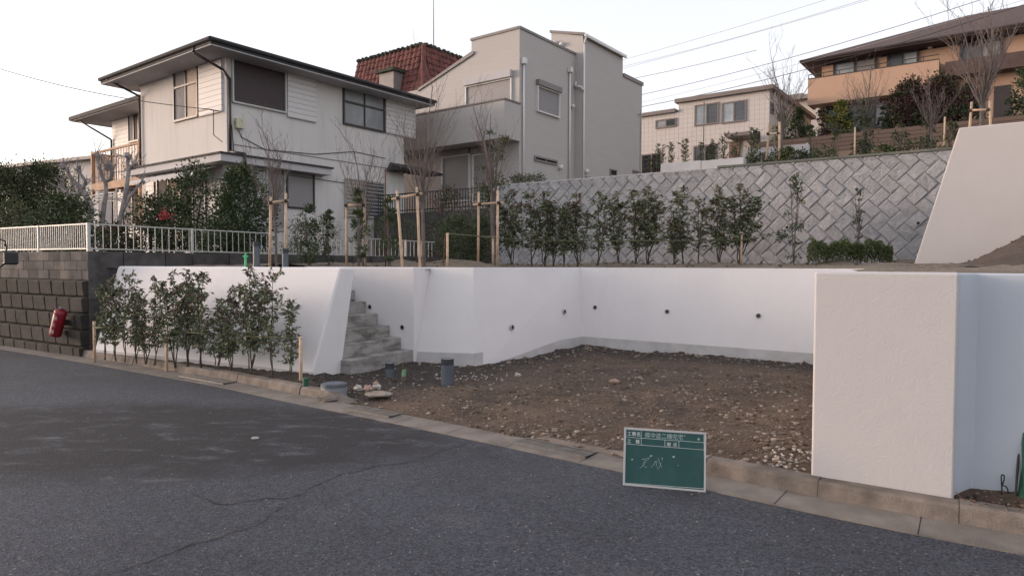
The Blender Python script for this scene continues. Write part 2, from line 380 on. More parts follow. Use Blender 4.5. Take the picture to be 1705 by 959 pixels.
        if smooth: me.polygons.foreach_set('use_smooth', [True]*len(me.polygons))
        me.update()
        o = bpy.data.objects.new(name, me); S.collection.objects.link(o)
        if parent is not None: o.parent = parent
        else: o.location = org
        if bevel:
            bv = o.modifiers.new('bevel', 'BEVEL'); bv.width = bevel; bv.segments = 3; bv.limit_method = 'ANGLE'
            me.polygons.foreach_set('use_smooth', [True]*len(me.polygons)); bv.harden_normals = True
        return tag(o, **tags)
def parent_world(p):
    l = Vector(p.location)
    while p.parent: p = p.parent; l += Vector(p.location)
    return l
def tag(o, label=None, cat=None, group=None, kind=None):
    if label: o['label'] = label
    if cat: o['category'] = cat
    if group: o['group'] = group
    if kind: o['kind'] = kind
    return o
def thing(name, loc, label, cat, group=None):
    o = bpy.data.objects.new(name, None); S.collection.objects.link(o); o.location = loc; o.empty_display_size = .2
    return tag(o, label, cat, group)
def kids(o): return [c for c in bpy.data.objects if c.parent == o]
def dup(root, loc, rz=0, sc=1, label=None, group=None, scz=None):
    r = root.copy(); S.collection.objects.link(r); r.location = loc; r.rotation_euler = (0, 0, rz); r.scale = (sc, sc, scz or sc)
    if label: r['label'] = label
    if group: r['group'] = group
    for ch in kids(root):
        c = ch.copy(); S.collection.objects.link(c); c.parent = r
    return r
def inpoly(x, y, poly):
    c = False; n = len(poly)
    for i in range(n):
        x1, y1 = poly[i][0], poly[i][1]; x2, y2 = poly[(i+1) % n][0], poly[(i+1) % n][1]
        if (y1 > y) != (y2 > y) and x < (x2-x1)*(y-y1)/(y2-y1)+x1: c = not c
    return c
def sheet(name, poly, step, zf, mat, **tags):
    xs = [p[0] for p in poly]; ys = [p[1] for p in poly]
    nx = int((max(xs)-min(xs))/step)+2; ny = int((max(ys)-min(ys))/step)+2
    idx = {}; mb = MB()
    def vid(i, j):
        if (i, j) not in idx:
            x = min(xs)+i*step; y = min(ys)+j*step; idx[(i, j)] = len(mb.v); mb.v.append((x, y, zf(x, y)))
        return idx[(i, j)]
    for i in range(nx):
        for j in range(ny):
            if inpoly(min(xs)+(i+.5)*step, min(ys)+(j+.5)*step, poly):
                mb.f.append((vid(i, j), vid(i+1, j), vid(i+1, j+1), vid(i, j+1))); mb.mi.append(0)
    return mb.build(name, mat, smooth=True, recenter=False, **tags)
def fbm(x, y, s=1.0, o=4): return mnoise.fractal(Vector((x*s, y*s, 3.3)), 1.0, 2.0, o)
def sstep(a, b, x):
    t = max(0, min(1, (x-a)/(b-a))); return t*t*(3-2*t)
#%%STRUCT
# ------------------------------------------------------------------ plan of the site
TOP = 1.58                                # level top of the white retaining walls
L1 = gp(510, 641); L0 = gp(150, 598)
vL = (L0-L1).normalized(); nL = Vector((-vL.y, vL.x, 0)); nL = nL if nL.y > 0 else -nL
L1t = col(atz(L1, TOP), nL, 568); L0t = col(atz(L0, TOP), nL, 196)
L1tb = col(atz(L1, TOP), nL, 592); L1b = col(L1, nL, 566)
kt = (L1tb-L1t).length; kb = (L1b-L1).length
A = gp(690, 609)
Cc = gp(790, 617); D = gp(972, 587); Ee = gp(1350, 619)
rE = (Ee-D).normalized(); nE = Vector((-rE.y, rE.x, 0)); nE = nE if nE.y > 0 else -nE
PL = gp(1350, 797, .10); PR = gp(1588, 836, .10); rP = (PR-PL).normalized(); nP = Vector((-rP.y, rP.x, 0)); nP = nP if nP.y > 0 else -nP
# kerb line: edge of the asphalt, from the photo
Qpx = [(0, 581.5), (54, 590), (163, 608), (250, 624), (350, 641), (475, 669), (616, 697), (840, 744), (1035, 787), (1177, 815), (1300, 844), (1504, 889), (1705, 925)]
Q = [gp(x, y) for x, y in Qpx]; Q = [atz(q, 0) for q in Q]
d0 = (Q[0]-Q[1]).normalized(); d1 = (Q[-1]-Q[-2]).normalized()
Q = [Q[0]+d0*30, Q[0]+d0*6] + Q + [Q[-1]+d1*3, Q[-1]+d1*25]
def resample(P, st):
    out = []
    for a, b in zip(P[:-1], P[1:]):
        k = max(1, int((b-a).length/st))
        for i in range(k): out.append(a.lerp(b, i/k))
    return out+[P[-1]]
Qs = resample(Q, .3)
for _ in range(3): Qs = [Qs[0]]+[(Qs[i-1]+Qs[i]*2+Qs[i+1])/4 for i in range(1, len(Qs)-1)]+[Qs[-1]]
def normals(P):
    o = []
    for i in range(len(P)):
        d = (P[min(i+1, len(P)-1)]-P[max(i-1, 0)]).normalized(); o.append(Vector((-d.y, d.x, 0)))
    return o
Nq = normals(Qs)                          # points away from the road (into the lots)
def off(d): return [p+n*d for p, n in zip(Qs, Nq)]
def pcol(p):
    a = p-CAM; return CX+F*a.dot(rt)/a.dot(fw) if a.dot(fw) > .1 else 9999
# base ground, road
MB().add([(-300, -300, -.12), (300, -300, -.12), (300, 400, -.12), (-300, 400, -.12)], [(0, 1, 2, 3)]).build('ground', 'darksoil', kind='structure', recenter=False)
mb = MB(); far = [p - n*40 for p, n in zip(Qs, Nq)]
near = [p + n*.02 for p, n in zip(Qs, Nq)]
poly = near + [V(80, -60), V(-80, -60)]
rd = MB()
mids = [p - n*12*1 for p, n in zip(Qs, Nq)]
dn = Vector((-.55, -.83, 0)).normalized()
for i in range(len(Qs)-1):
    a, b = near[i], near[i+1]; rd.add([a, b, b+dn*40, a+dn*40], [(0, 3, 2, 1)])
rd.build('road', 'asphalt', kind='structure', recenter=False)
# cracks: thin dark strips with a ragged width
def crack(pts, wd, seed):
    rng = random.Random(seed); P = resample([gp(x, y) for x, y in pts], .05); mb = MB(); vs = []
    for i, p in enumerate(P):
        d = (P[min(i+1, len(P)-1)]-P[max(i-1, 0)]).normalized(); n = Vector((-d.y, d.x, 0)); t = i/(len(P)-1)
        wv = wd*.85*(.25+1.1*rng.random())*min(1, 4*t+.3, 4*(1-t)+.3); c = p+n*(rng.uniform(-.010, .010)+.09*fbm(p.x, p.y, 2.2, 5))
        vs += [c+n*wv/2+Z*.004, c-n*wv/2+Z*.004]
    mb.add(vs, [(2*i, 2*i+1, 2*i+3, 2*i+2) for i in range(len(P)-1)]); return mb
for k, (pts, wd) in enumerate([([(150, 959), (225, 940), (270, 927), (325, 907), (395, 885), (440, 865), (520, 830)], .011),
                 ([(800, 733), (735, 750), (670, 770), (620, 780), (565, 787), (540, 802), (510, 820), (470, 829), (430, 835), (380, 841), (345, 832), (300, 812)], .013),
                 ([(0, 818), (90, 800), (230, 786), (300, 770), (380, 756)], .007)]):
    crack(pts, wd, k).build('road_crack', 'crack', kind='structure', recenter=False)
# gutter strip and kerbstones
g0, g1 = off(0), off(.30)
gm = MB()
for i in range(len(Qs)-1):
    if (i % 2) == 0 or 1:
        a, b, c, d = g0[i]+Z*.006, g0[i+1]+Z*.006, g1[i+1]+Z*.02, g1[i]+Z*.02
        e = (b-a)*.0 
        gm.add([a, b, c, d, a-Z*.05, b-Z*.05, c-Z*.05, d-Z*.05], [(0, 1, 2, 3), (0, 4, 5, 1)])
gm.build('gutter', 'gutter', kind='structure', recenter=False)
jm = MB()
for i in range(0, len(Qs)-1, 2):
    d = (Qs[i+1]-Qs[i]).normalized()
    jm.add([g0[i]+Z*.009, g0[i]+d*.006+Z*.009, g1[i]+d*.006+Z*.023, g1[i]+Z*.023], [(0, 1, 2, 3)])
jm.build('gutter_joint', 'crack', kind='structure', recenter=False)
kerb_h = lambda c: (.12 if c < 505 else .12-.10*sstep(505, 545, c)) if c < 860 else (.045 if c < 1080 else .05+.08*sstep(1080, 1130, c))
km = MB(); arc = 0; rng = random.Random(3)
Ks = resample([Qs[0]]+Qs[2:], .1)
k0 = 0
Pk = resample(Qs, .15); 
for _ in range(2): Pk = [Pk[0]]+[(Pk[i-1]+Pk[i]*2+Pk[i+1])/4 for i in range(1, len(Pk)-1)]+[Pk[-1]]
Nk = normals(Pk); i = 0
while i < len(Pk)-4:
    j = i+4; jz = rng.uniform(-.006, .006); jo = rng.uniform(-.006, .006)
    for q in range(i, j):
        a, b = Pk[q], Pk[q+1]
        if q == j-1: b = a.lerp(b, .98)
        c = pcol(a.lerp(b, .5)); h0, h1 = kerb_h(pcol(a))+jz, kerb_h(pcol(b))+jz
        if 548 < c < 850: continue
        wt = .15 if c < 860 or c > 1080 else .09
        na, nb = Nk[q], Nk[q+1]
        def sec(p, n, h):
            return [p+n*(.30+jo)+Z*(-.05), p+n*(.30+jo)+Z*.02, p+n*(.318+jo)+Z*(h-.02), p+n*(.335+jo)+Z*h, p+n*(.30+wt)+Z*h, p+n*(.30+wt)-Z*.05]
        va, vb = sec(a, na, h0), sec(b, nb, h1); n_ = 6
        fs = [(u_, (u_+1) % n_, n_+(u_+1) % n_, n_+u_) for u_ in range(n_)] + [tuple(range(n_)), tuple(range(2*n_-1, n_-1, -1))]
        km.add(va+vb, fs)
    i = j
km.build('kerb', 'kerb', kind='structure', recenter=False)
# lot soil: from the kerb back to under the walls
gb = off(.25)
sel = [p for p in gb if -200 < pcol(p) < 2400 and p.y > 1.0 and p.x < 6]
Rr0 = PR + nP*.28
back = [PR+rP*3.2+nP*.35, PR+nP*.35, PL+nP*.3, PL+nP*.3+nP*7, Ee+nE*.1, D+nE*.15+rE*-.2, Cc+Vector((-.15, .05, 0)), A+nL*.15, A+nL*.15+vL*1.9, L1+nL*.35+vL*1.9, L0+nL*.25, gp(60, 570), gp(0, 568)]
lot = sel + back
def lotz(x, y):
    p = V(x, y); c = pcol(p) if y > .5 else 1705
    dq = min((p-q).length for q in Qs if abs(q.x-x) < 3)if any(abs(q.x-x) < 3 for q in Qs) else 3
    kb_ = (c < 548 or c > 1085); d = dq-(.43 if kb_ else .29)
    h = -.03 + (.09 if kb_ else .05)*sstep(-.02, .08, d) + .04*sstep(.12, .7, d) + (.022*fbm(x, y, 1.2, 5) + .02*fbm(x, y, 5, 3))*sstep(.05, .5, d)
    h += .05*sstep(.8, .1, (p-D).length/1.8) + .05*math.exp(-((x-PR.x-.8)**2+(y-PR.y+.3)**2)*2)
    if c > 1560: h += .06*sstep(.05, .3, d)
    if 840 < c < 1350: h += .02
    if c < 545: h += .02
    return h
sheet('lot_soil', lot, .07, lotz, 'soil', kind='structure')
nS = Vector((D.y-Cc.y, -(D.x-Cc.x), 0)).normalized(); nS = -nS if nS.x > 0 else nS      # into the retained ground, leftwards
# dark planting soil strip in front of the long wall
strip = [p for p in off(.46) if 120 < pcol(p) < 548] ; strip = [p for p in strip if p.y > 6]
spoly = strip + [L1+nL*.1, L0+nL*.1, gp(120, 590)]
sheet('planting_strip', spoly, .08, lambda x, y: lotz(x, y)+.035+.02*fbm(x, y, 6, 3), 'darksoil', kind='structure')
# ------------------------------------------------------------------ white retaining walls
def lerpz(b, t, z, z0=-.1, z1=TOP): return b.lerp(t, (z-z0)/(z1-z0))
def weep(c, nrm, parent, r=.046):
    mb = MB(); mb.ring(c, nrm, r, r*.80, .012, 20, 0); mb.disc(Vector(c)+Vector(nrm).normalized()*.004, nrm, r*.82, 20, 1)  # hole is not cut: black disc paints the shade inside the pipe
    o = mb.build('weep_hole', ['conc', 'black'], parent); return o
def planehit(px, py, p, n):
    r = ray(px, py); t = (p-CAM).dot(n)/r.dot(n); return CAM+r*t
lw = thing('retaining_wall', atz((L0+L1)/2, 0), 'long low white leaning wall behind the roadside shrub row, left of the steps', 'retaining wall', 'white rendered retaining walls')
mb = MB(); zb = -.1
mb.hexa([atz(L1, zb), atz(L1b, zb), atz(L0+nL*kb, zb), atz(L0, zb)], [L1t, L1tb, L0t+nL*kt, L0t])
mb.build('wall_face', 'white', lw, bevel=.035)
nslab = (L1t-atz(L1, zb)).cross(vL).normalized(); nslab = nslab if nslab.y < 0 else -nslab
weep(planehit(497, 511, L1t, nslab), nslab, lw)
mb = MB(); e = nslab*.004; zt = .16
mb.hexa([atz(L1, zb)+e, atz(L1, zb)-e*4, atz(L0, zb)-e*4, atz(L0, zb)+e], [lerpz(atz(L1, zb), L1t, zt)+e, lerpz(atz(L1, zb), L1t, zt)-e*4, lerpz(atz(L0, zb), L0t, zt)-e*4, lerpz(atz(L0, zb), L0t, zt)+e])
mb.build('base_band', 'band', lw)
# stair flank wall + battered wall + side wall + back wall: one stepped wall
zw = thing('retaining_wall', atz(D, 0), 'stepped white wall wrapping round the empty lot behind the steps', 'retaining wall', 'white rendered retaining walls')
At = atz(A, TOP)
mb = MB(); fe = A+vL*7.0
mb.hexa([atz(A, zb), atz(A, zb)+nL*.7, atz(fe, zb)+nL*.3, atz(fe, zb)], [At, At+nL*.7, atz(fe, TOP)+nL*.3, atz(fe, TOP)])
mb.build('stair_side_wall', 'white', zw, bevel=.02)
n_f = -nL
for px, py in ((616, 511), (670, 545)): weep(planehit(px, py, A, nL), n_f, zw)
A2t = col(At, nL, 716)
nS = Vector((D.y-Cc.y, -(D.x-Cc.x), 0)).normalized(); nS = -nS if nS.x > 0 else nS      # into the retained ground, leftwards
tb = (A2t-At).length
Ct = atz(Cc, TOP)+nL*tb; Ct = col(Ct, -rE, 788)
Dt = atz(D, TOP)+nE*.34; Dt = col(Dt, -rE, 965)
Et = atz(Ee, TOP)+nE*.34
Dint = D
mb = MB()
A_ = A+vL*.02
mb.hexa([atz(A_, zb), atz(Cc, zb), atz(Cc, zb)+nL*.5+nS*.3, atz(A_, zb)+nL*.5], [A2t, Ct, Ct+nL*.35+nS*.35, A2t+nL*.35])
mb.build('corner_wall', 'white', zw, bevel=.012)
mb = MB()
mb.hexa([atz(Cc, zb)+nL*.001, atz(D, zb), atz(D, zb)+nS*.6+nE*.2, atz(Cc, zb)+nS*.55], [Ct+nL*.001, Dt, Dt+nS*.35+nE*.2, Ct+nS*.35])
mb.build('lot_side_wall', 'white', zw)
E2 = D + rE*6.4; E2t = Dt + rE*6.4
mb = MB()
mb.hexa([atz(D, zb), atz(E2, zb), atz(E2, zb)+nE*.6, atz(D, zb)+nE*.6-rE*.3], [Dt, E2t, E2t+nE*.35, Dt+nE*.35-rE*.3])
mb.build('lot_back_wall', 'white', zw)
def bandq(b0, b1, t0, t1, zt0, zt1, nrm):
    mb = MB(); e = nrm*.004; f0, f1 = lerpz(atz(b0, zb), t0, zt0), lerpz(atz(b1, zb), t1, zt1)
    mb.hexa([atz(b0, zb)+e, atz(b1, zb)+e, atz(b1, zb)-e*4, atz(b0, zb)-e*4], [f0+e, f1+e, f1-e*4, f0-e*4])
    mb.build('base_band', 'band', zw)
def pn(a, b, c):
    n = (b-a).cross(c-a).normalized(); return n if n.dot(CAM-a) > 0 else -n
n2 = pn(atz(A, zb), atz(Cc, zb), Ct); n3 = pn(atz(Cc, zb), atz(D, zb), Dt); n4 = pn(atz(D, zb), atz(E2, zb), Dt)
bandq(A, Cc, A2t, Ct, .22, .25, n2); bandq(Cc, D, Ct, Dt, .25, .29, n3); bandq(D, E2, Dt, E2t, .29, .27, n4)
for px, py in ((853, 545), (940, 519)): weep(planehit(px, py, atz(Cc, 0), n3), n3, zw)
for px, py in ((991, 512), (1111, 519), (1263, 526)): weep(planehit(px, py, lerpz(atz(D, zb), Dt, 0), n4), n4, zw)
# roadside pillar end and the walls running from it
pw = thing('retaining_wall', PL, 'rough white block end of the wall standing right behind the kerb', 'retaining wall', 'white rendered retaining walls')
mb = MB(); b = [atz(PL, 0), atz(PR, 0), atz(PR, 0)+nP*.42, atz(PL, 0)+nP*.42]; mb.hexa(b, [atz(q, TOP) for q in b])
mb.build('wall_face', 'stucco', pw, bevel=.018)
mb = MB(); q0 = PL+rP*.012+nP*.41; b = [atz(q0, 0), atz(q0+rP*.3, 0), atz(q0+rP*.3+nP*6.6, 0), atz(q0+nP*6.6, 0)]
mb.hexa(b, [atz(q, TOP-.003) for q in b]); mb.build('side_wall', 'white', pw)
rw = thing('retaining_wall', PR+nP*.28, 'smooth white wall set back right of the rough wall end', 'retaining wall', 'white rendered retaining walls')
mb = MB(); q0 = PR+nP*.13; q1 = PR+rP*.10+nP*.26; q2 = q1+rP*5; 
mb.prism([atz(q0-rP*.05, 0), atz(q0+rP*.004, 0), atz(q1, 0), atz(q2, 0), atz(q2+nP*.3, 0), atz(q0-rP*.05+nP*.42, 0)][::-1], Z*(TOP-.006))
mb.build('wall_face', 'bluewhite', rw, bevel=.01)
# high wall at the right on the terrace
H0 = pz(1520, 11.0, 1.5); Ht0 = None
fH = Face(H0, -W)
s0, z0 = fH.hit(1520, 446); s1, z1 = fH.hit(1597, 213)
mb = MB(); e = -W*9
mb.prism([fH.P(s0-.05, 1.3), fH.P(s0, z0), fH.P(s1, z1), fH.P(9, z1), fH.P(9, 1.3)], -fH.n*.35)
hw = thing('retaining_wall', atz(H0, 1.5), 'tall pale wall with a slanting left end above the dug soil', 'retaining wall', 'white rendered retaining walls')
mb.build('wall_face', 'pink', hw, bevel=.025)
# ------------------------------------------------------------------ steps
st = thing('steps', A, 'weathered concrete steps climbing left between two white walls', 'steps')
rng = random.Random(5); zs = [.26+.186*k for k in range(8)]
ends = [col(atz(A, zs[0]), vL, 687), col(atz(A, zs[1]), vL, 667), col(atz(A, zs[2]), vL, 648), col(atz(A, zs[3]), vL, 628), col(atz(A, zs[4]), vL, 608.5), col(atz(A, zs[5]), vL, 590)]
ss = [(e-atz(A, e.z)).dot(vL) for e in ends]; ss += [ss[-1]+.25, ss[-1]+.5]
Wd = (L1+nL*kb-A).dot(-nL)             # distance flank -> slab back
for k in range(8):
    a0 = atz(A, 0)+vL*ss[k]-nL*.004; a1 = atz(A, 0)+vL*(ss[k]+.30 if k < 7 else ss[k]+1.2)-nL*.004
    zb_ = zs[k]-.186+.002 if k else -.1
    lean = .0
    wd = (lambda s: (atz(A, 0)+vL*s-atz(L1, 0)).dot(nL))
    g = wd(0) - (kb*(1-max(0, zs[k])/1.6)+((L1tb-atz(L1, TOP)).dot(nL))*max(0, zs[k])/1.6)+.03
    j = rng.uniform(0, .015)
    mb = MB(); b = [a0-vL*j, a1, a1-nL*g, a0-nL*g-vL*j]
    mb.hexa([atz(q, zb_) for q in b], [atz(q, zs[k]) for q in b]); mb.build('step', 'step', st, bevel=.006)
# ------------------------------------------------------------------ terrace
G0 = gp(832, 309, 3.95); G1 = gp(1580, 250, 3.95); rG = (G1-G0).normalized(); nG = Vector((-rG.y, rG.x, 0)); nG = nG if nG.y > 0 else -nG
F0 = atz(gp(149, 594), 0); FB = zat(F0, 415)
dF = 11.7*41.5/27; F2 = pz(725, F0.y*41.5/27, 0); F1 = F0 + (gp(0, 575)-F0).normalized()*9; F1 = F0 + Vector((-.85, .53, 0))*9
GL = G0 - rG*5.2
tp = [F0+(F2-F0).normalized()*.3, F2, GL, G0-rG*.0, G1+rG*4, V(14, 9), V(14, 3), PR+rP*5+nP*.4, PR+nP*.4+rP*.1, PL+nP*.2+rP*.12, PL+nP*6.3+rP*.15, Dt+nE*.18, Ct+nS*.2+nL*.15, A2t+nL*.15, At+nL*.15, At+nL*.15+vL*(ss[-1]+.6), atz(L1t+nL*kt*.5, 0)+vL*(ss[-1]+1.3), atz(L0t+nL*kt*.5, 0)]
wallpts = [atz(q, 0) for q in resample([L0t, L1t], .3)+resample([At+vL*3.5, At], .3)+resample([At, A2t, Ct, Dt, E2t], .3)+resample([PL, PR, PR+rP*5], .3)]
mounds = [(-2.3, 13.3, .07), (-1.7, 12.4, .06), (-3.9, 11.6, .13), (-1.2, 12.6, .07), (6.1, 12.6, .10), (2.2, 14.2, .07), (4.2, 14.0, .05), (-.6, 12.7, .07), (7.5, 12.8, .1)]
def terz(x, y):
    p = V(x, y); d = min((p-q).length for q in wallpts)
    h = TOP-.03 + .09*sstep(.2, 2.2, d) + .035*fbm(x, y, .9, 4)*sstep(.15, .8, d) + .02*fbm(x, y, 4, 3)*sstep(.15, .5, d)
    for mx, my, mh in mounds: h += mh*math.exp(-((x-mx)**2+(y-my)**2)*7)
    return h
sheet('terrace', tp, .11, terz, 'topsoil', kind='structure')
def mound_z(x, y):
    p = V(x, y); c = pcol(p)
    return terz(x, y) - .03 + (.46*sstep(1575, 1745, c)*sstep(5.9, 8.2, y)*sstep(10.9, 9.4, y) + .03*sstep(1545, 1575, c))*(1+.12*fbm(x, y, 1.5, 5))+.012*fbm(x, y, 7, 3)
sheet('soil_mound', [pz(1540, 5.7, 0), pz(1540, 10.9, 0), pz(2300, 10.2, 0), pz(2600, 5.7, 0)], .07, mound_z, 'moundsoil', kind='structure')
def T(x, y): return terz(x, y)
def tpt(px, Y):
    p = pd(px, 441, Y); return V(p.x, p.y, T(p.x, p.y)-.01)
# ------------------------------------------------------------------ diagonal block wall
gw = thing('block_wall', atz(G0, 1.5), 'grey split-face block wall laid diagonally behind the shrub row', 'retaining wall')
fG = Face(G0, rG); GLn = (G1-G0).length+5.5; zg0, zg1 = 1.35, 3.95
mb = MB(); mb.fbox(fG, 0, GLn, zg0, zg1, -.4, -.014); mb.build('wall_core', 'joint', gw)
bw, ba = .24, .36; mb = MB(); rng = random.Random(8)
def clip(poly, f):
    out = []
    for i in range(len(poly)):
        a, b = poly[i], poly[(i+1) % len(poly)]; fa, fb = f(a), f(b)
        if fa >= 0: out.append(a)
        if (fa > 0 and fb < 0) or (fa < 0 and fb > 0):
            t = fa/(fa-fb); out.append((a[0]+(b[0]-a[0])*t, a[1]+(b[1]-a[1])*t))
    return out
q2 = math.sqrt(.5); rowp = ba*q2; pit = bw/q2
for rI in range(-2, 14):
    sgn = 1 if rI % 2 == 0 else -1
    zc = zg0+rI*rowp+.2
    xo = (0 if rI % 4 in (0, 3) else 0)
    for cI in range(-2, int(GLn/pit)+3):
        # right-leaning rows, then left-leaning rows; the teeth of one row drop into the valleys of the next
        cx = cI*pit + (0 if sgn > 0 else pit/2 + (ba-bw)*q2*0 )
        l, h = ba/2-.005, bw/2-.005
        a = (q2*sgn, q2); bvec = (-q2*sgn, q2)
        pol = [(cx+a[0]*i*l+bvec[0]*j*h, zc+a[1]*i*l+bvec[1]*j*h) for i, j in ((-1, -1), (1, -1), (1, 1), (-1, 1))]
        if sgn < 0: pol = pol[::-1]
        for f in (lambda p: p[0]-.01, lambda p: GLn-p[0], lambda p: p[1]-zg0, lambda p: zg1-.005-p[1]):
            if pol: pol = clip(pol, f)
        if len(pol) < 3: continue
        mx = sum(p[0] for p in pol)/len(pol); mz = sum(p[1] for p in pol)/len(pol)
        outer = [fG.P(p[0], p[1], -.016) for p in pol]; dp = rng.uniform(.003, .012); k = len(pol)
        inn = [fG.P(mx+(p[0]-mx)*.965, mz+(p[1]-mz)*.965, -.003) for p in pol]
        inn2 = [fG.P(mx+(p[0]-mx)*.84+rng.uniform(-.01, .01), mz+(p[1]-mz)*.84+rng.uniform(-.01, .01), dp+rng.uniform(-.012, .016)) for p in pol]
        ctr = [fG.P(mx+rng.uniform(-.03, .03), mz, dp+rng.uniform(-.010, .012))]
        fs = [(i, (i+1) % k, k+(i+1) % k, k+i) for i in range(k)] + [(k+i, k+(i+1) % k, 2*k+(i+1) % k, 2*k+i) for i in range(k)] + [(2*k+i, 2*k+(i+1) % k, 3*k) for i in range(k)]
        mb.add(outer+inn+inn2+ctr, fs)
mb.build('diagonal_blocks', 'block', gw)
sc_ = fG.hit(1195, 280)[0]; mb = MB(); mb.fbox(fG, sc_, GLn, zg1+.002, zg1+.05, -.45, .03); mb.build('coping', 'coping', gw); mb = MB(); mb.fbox(fG, -.02, sc_-.002, zg1+.002, zg1+.02, -.45, -.01); mb.build('coping', 'conc', gw, label='thin pale coping')
mb = MB(); mb.fbox(fG, -.28, .0-.004, zg0, zg1+.01, -.42, .02); mb.build('end_post', 'conc', gw)
for px, py in ((1427, 316), (1311, 379), (1529, 372), (1202, 378), (1035, 365), (1054, 436), (915, 345), (938, 347)):
    a, z = fG.hit(px, py); weep(fG.P(a, z, .03), fG.n, gw, .045)
# white concrete parapets above it
for (xa, xb, ya, yb, dd, lab) in ((1100, 1167, 273, 292, .6, 'low pale concrete block parapet left on top of the diagonal block wall'), (1168, 1238, 268, 288, .45, 'longer pale concrete parapet beside the first on the block wall top'), (1240, 1345, 249, 275, 1.6, 'pale concrete step behind the small green bushes up the slope')):
    f = Face(G0+nG*dd, rG); a0, zt = f.hit(xa, ya); a1, _ = f.hit(xb, ya); mb = MB(); mb.fbox(f, a0, a1, 3.9, zt, -.25, 0)
    mb.build('parapet', 'conc', bevel=.01, label=lab, cat='parapet')
# hillside behind
def hz(q, s):
    base = 3.95 if s > -.5 else 3.3
    pts = [(0, base), (1, base+.12 if s > -.5 else 3.35), (4, base+.3 if s > 2 else 3.6), (15.6, 6.1), (16.2, 6.5), (22, 6.9), (27, 7.9), (70, 13)]
    for (a, za), (b, zb2) in zip(pts[:-1], pts[1:]):
        if q <= b: return za+(zb2-za)*(q-a)/(b-a)
    return 13
HS = [q_ for q_ in (0, .3, 1, 2, 4, 6, 9, 12, 15.6, 16.2, 18, 22, 27, 40, 70)]
mb = MB(); SS = [-5.2, -2.5, -.51, -.49, 2, 5, 8, 11, 14, 20, 30, 50]
def hillpt(q, s):
    p = G0+rG*s+nG*(q+.05); z = hz(q, s)
    if q > 4: z = hz(q, 5)*(sstep(-2, 12, s))+ (3.7+.02*q)*(1-sstep(-2, 12, s)) if q < 30 else hz(q, s)
    return V(p.x, p.y, z)
vs_ = [hillpt(q, s) for s in SS for q in HS]; nq = len(HS)
mb.add(vs_, [(i*nq+j, (i+1)*nq+j, (i+1)*nq+j+1, i*nq+j+1) for i in range(len(SS)-1) for j in range(nq-1)])
mb.build('hillside', 'topsoil', kind='structure', recenter=False)
# ------------------------------------------------------------------ old wall at the left, fence and yard
kw = thing('old_block_wall', atz(F0, 0), 'old stained two-tier block wall beneath the white fence, far left', 'wall')
rng = random.Random(4)
fK = Face(F0, F1-F0); fK2 = Face(F0, F2-F0); LK, LK2 = 9.0, (F2-F0).length
zt = FB-.03; zmid = zat(F0, 466)
mb = MB(); mb.fbox(fK, 0, LK, -.1, zt-.01, -.5, -.02); mb.fbox(fK2, .01, LK2, -.1, zt-.01, -.4, -.02); mb.build('wall_core', 'oldlow', kw)
mb = MB(); nc = 3; ch = (zt-zmid)/nc
for c in range(nc):
    s = -.0 if c % 2 else -.2
    while s < LK:
        a, b = max(0.0, s), min(LK, s+.39); s += .4
        if b-a > .02: mb.fbox(fK, a, b, zmid+c*ch+.004, zmid+(c+1)*ch-.004, -.03, rng.uniform(0, .008), rng.choice((0, 0, 1, 1, 2)))
mb.build('upper_blocks', ['oldlight', 'oldmid', 'olddark'], kw)
mb = MB(); nc = 5; ch = (zmid+.1)/nc
for c in range(nc):
    s = -.0 if c % 2 else -.22
    z_a, z_b = -.1+c*ch, -.1+(c+1)*ch
    while s < LK:
        a, b = max(0.0, s), min(LK, s+.44); s += .45; o0 = .17-.018*c; o1 = o0-.03+rng.uniform(-.006, .006)
        if b-a < .03: continue
        P = fK.P; mb.hexa([P(a, z_a+.006, -.03), P(b-.008, z_a+.006, -.03), P(b-.008, z_a+.006, o0-.02), P(a, z_a+.006, o0-.02)], [P(a, z_b-.008, -.03), P(b-.008, z_b-.008, -.03), P(b-.008, z_b-.03, o1+.03), P(a, z_b-.03, o1+.03)])
mb.build('lower_blocks', 'oldlow', kw, bevel=.02)
mb = MB(); s = 0; 
while s < LK2:
    L = rng.uniform(.45, .75); mb.fbox(fK2, s, min(LK2, s+L-.015), 1.0, zt-.005+rng.uniform(-.01, 0), -.03, rng.uniform(0, .03), rng.choice((1, 2))); mb.fbox(fK2, s, min(LK2, s+L-.015), -.1, .99, -.03, rng.uniform(0, .03), 2); s += L
mb.build('side_stones', ['oldlight', 'oldmid', 'olddark'], kw)
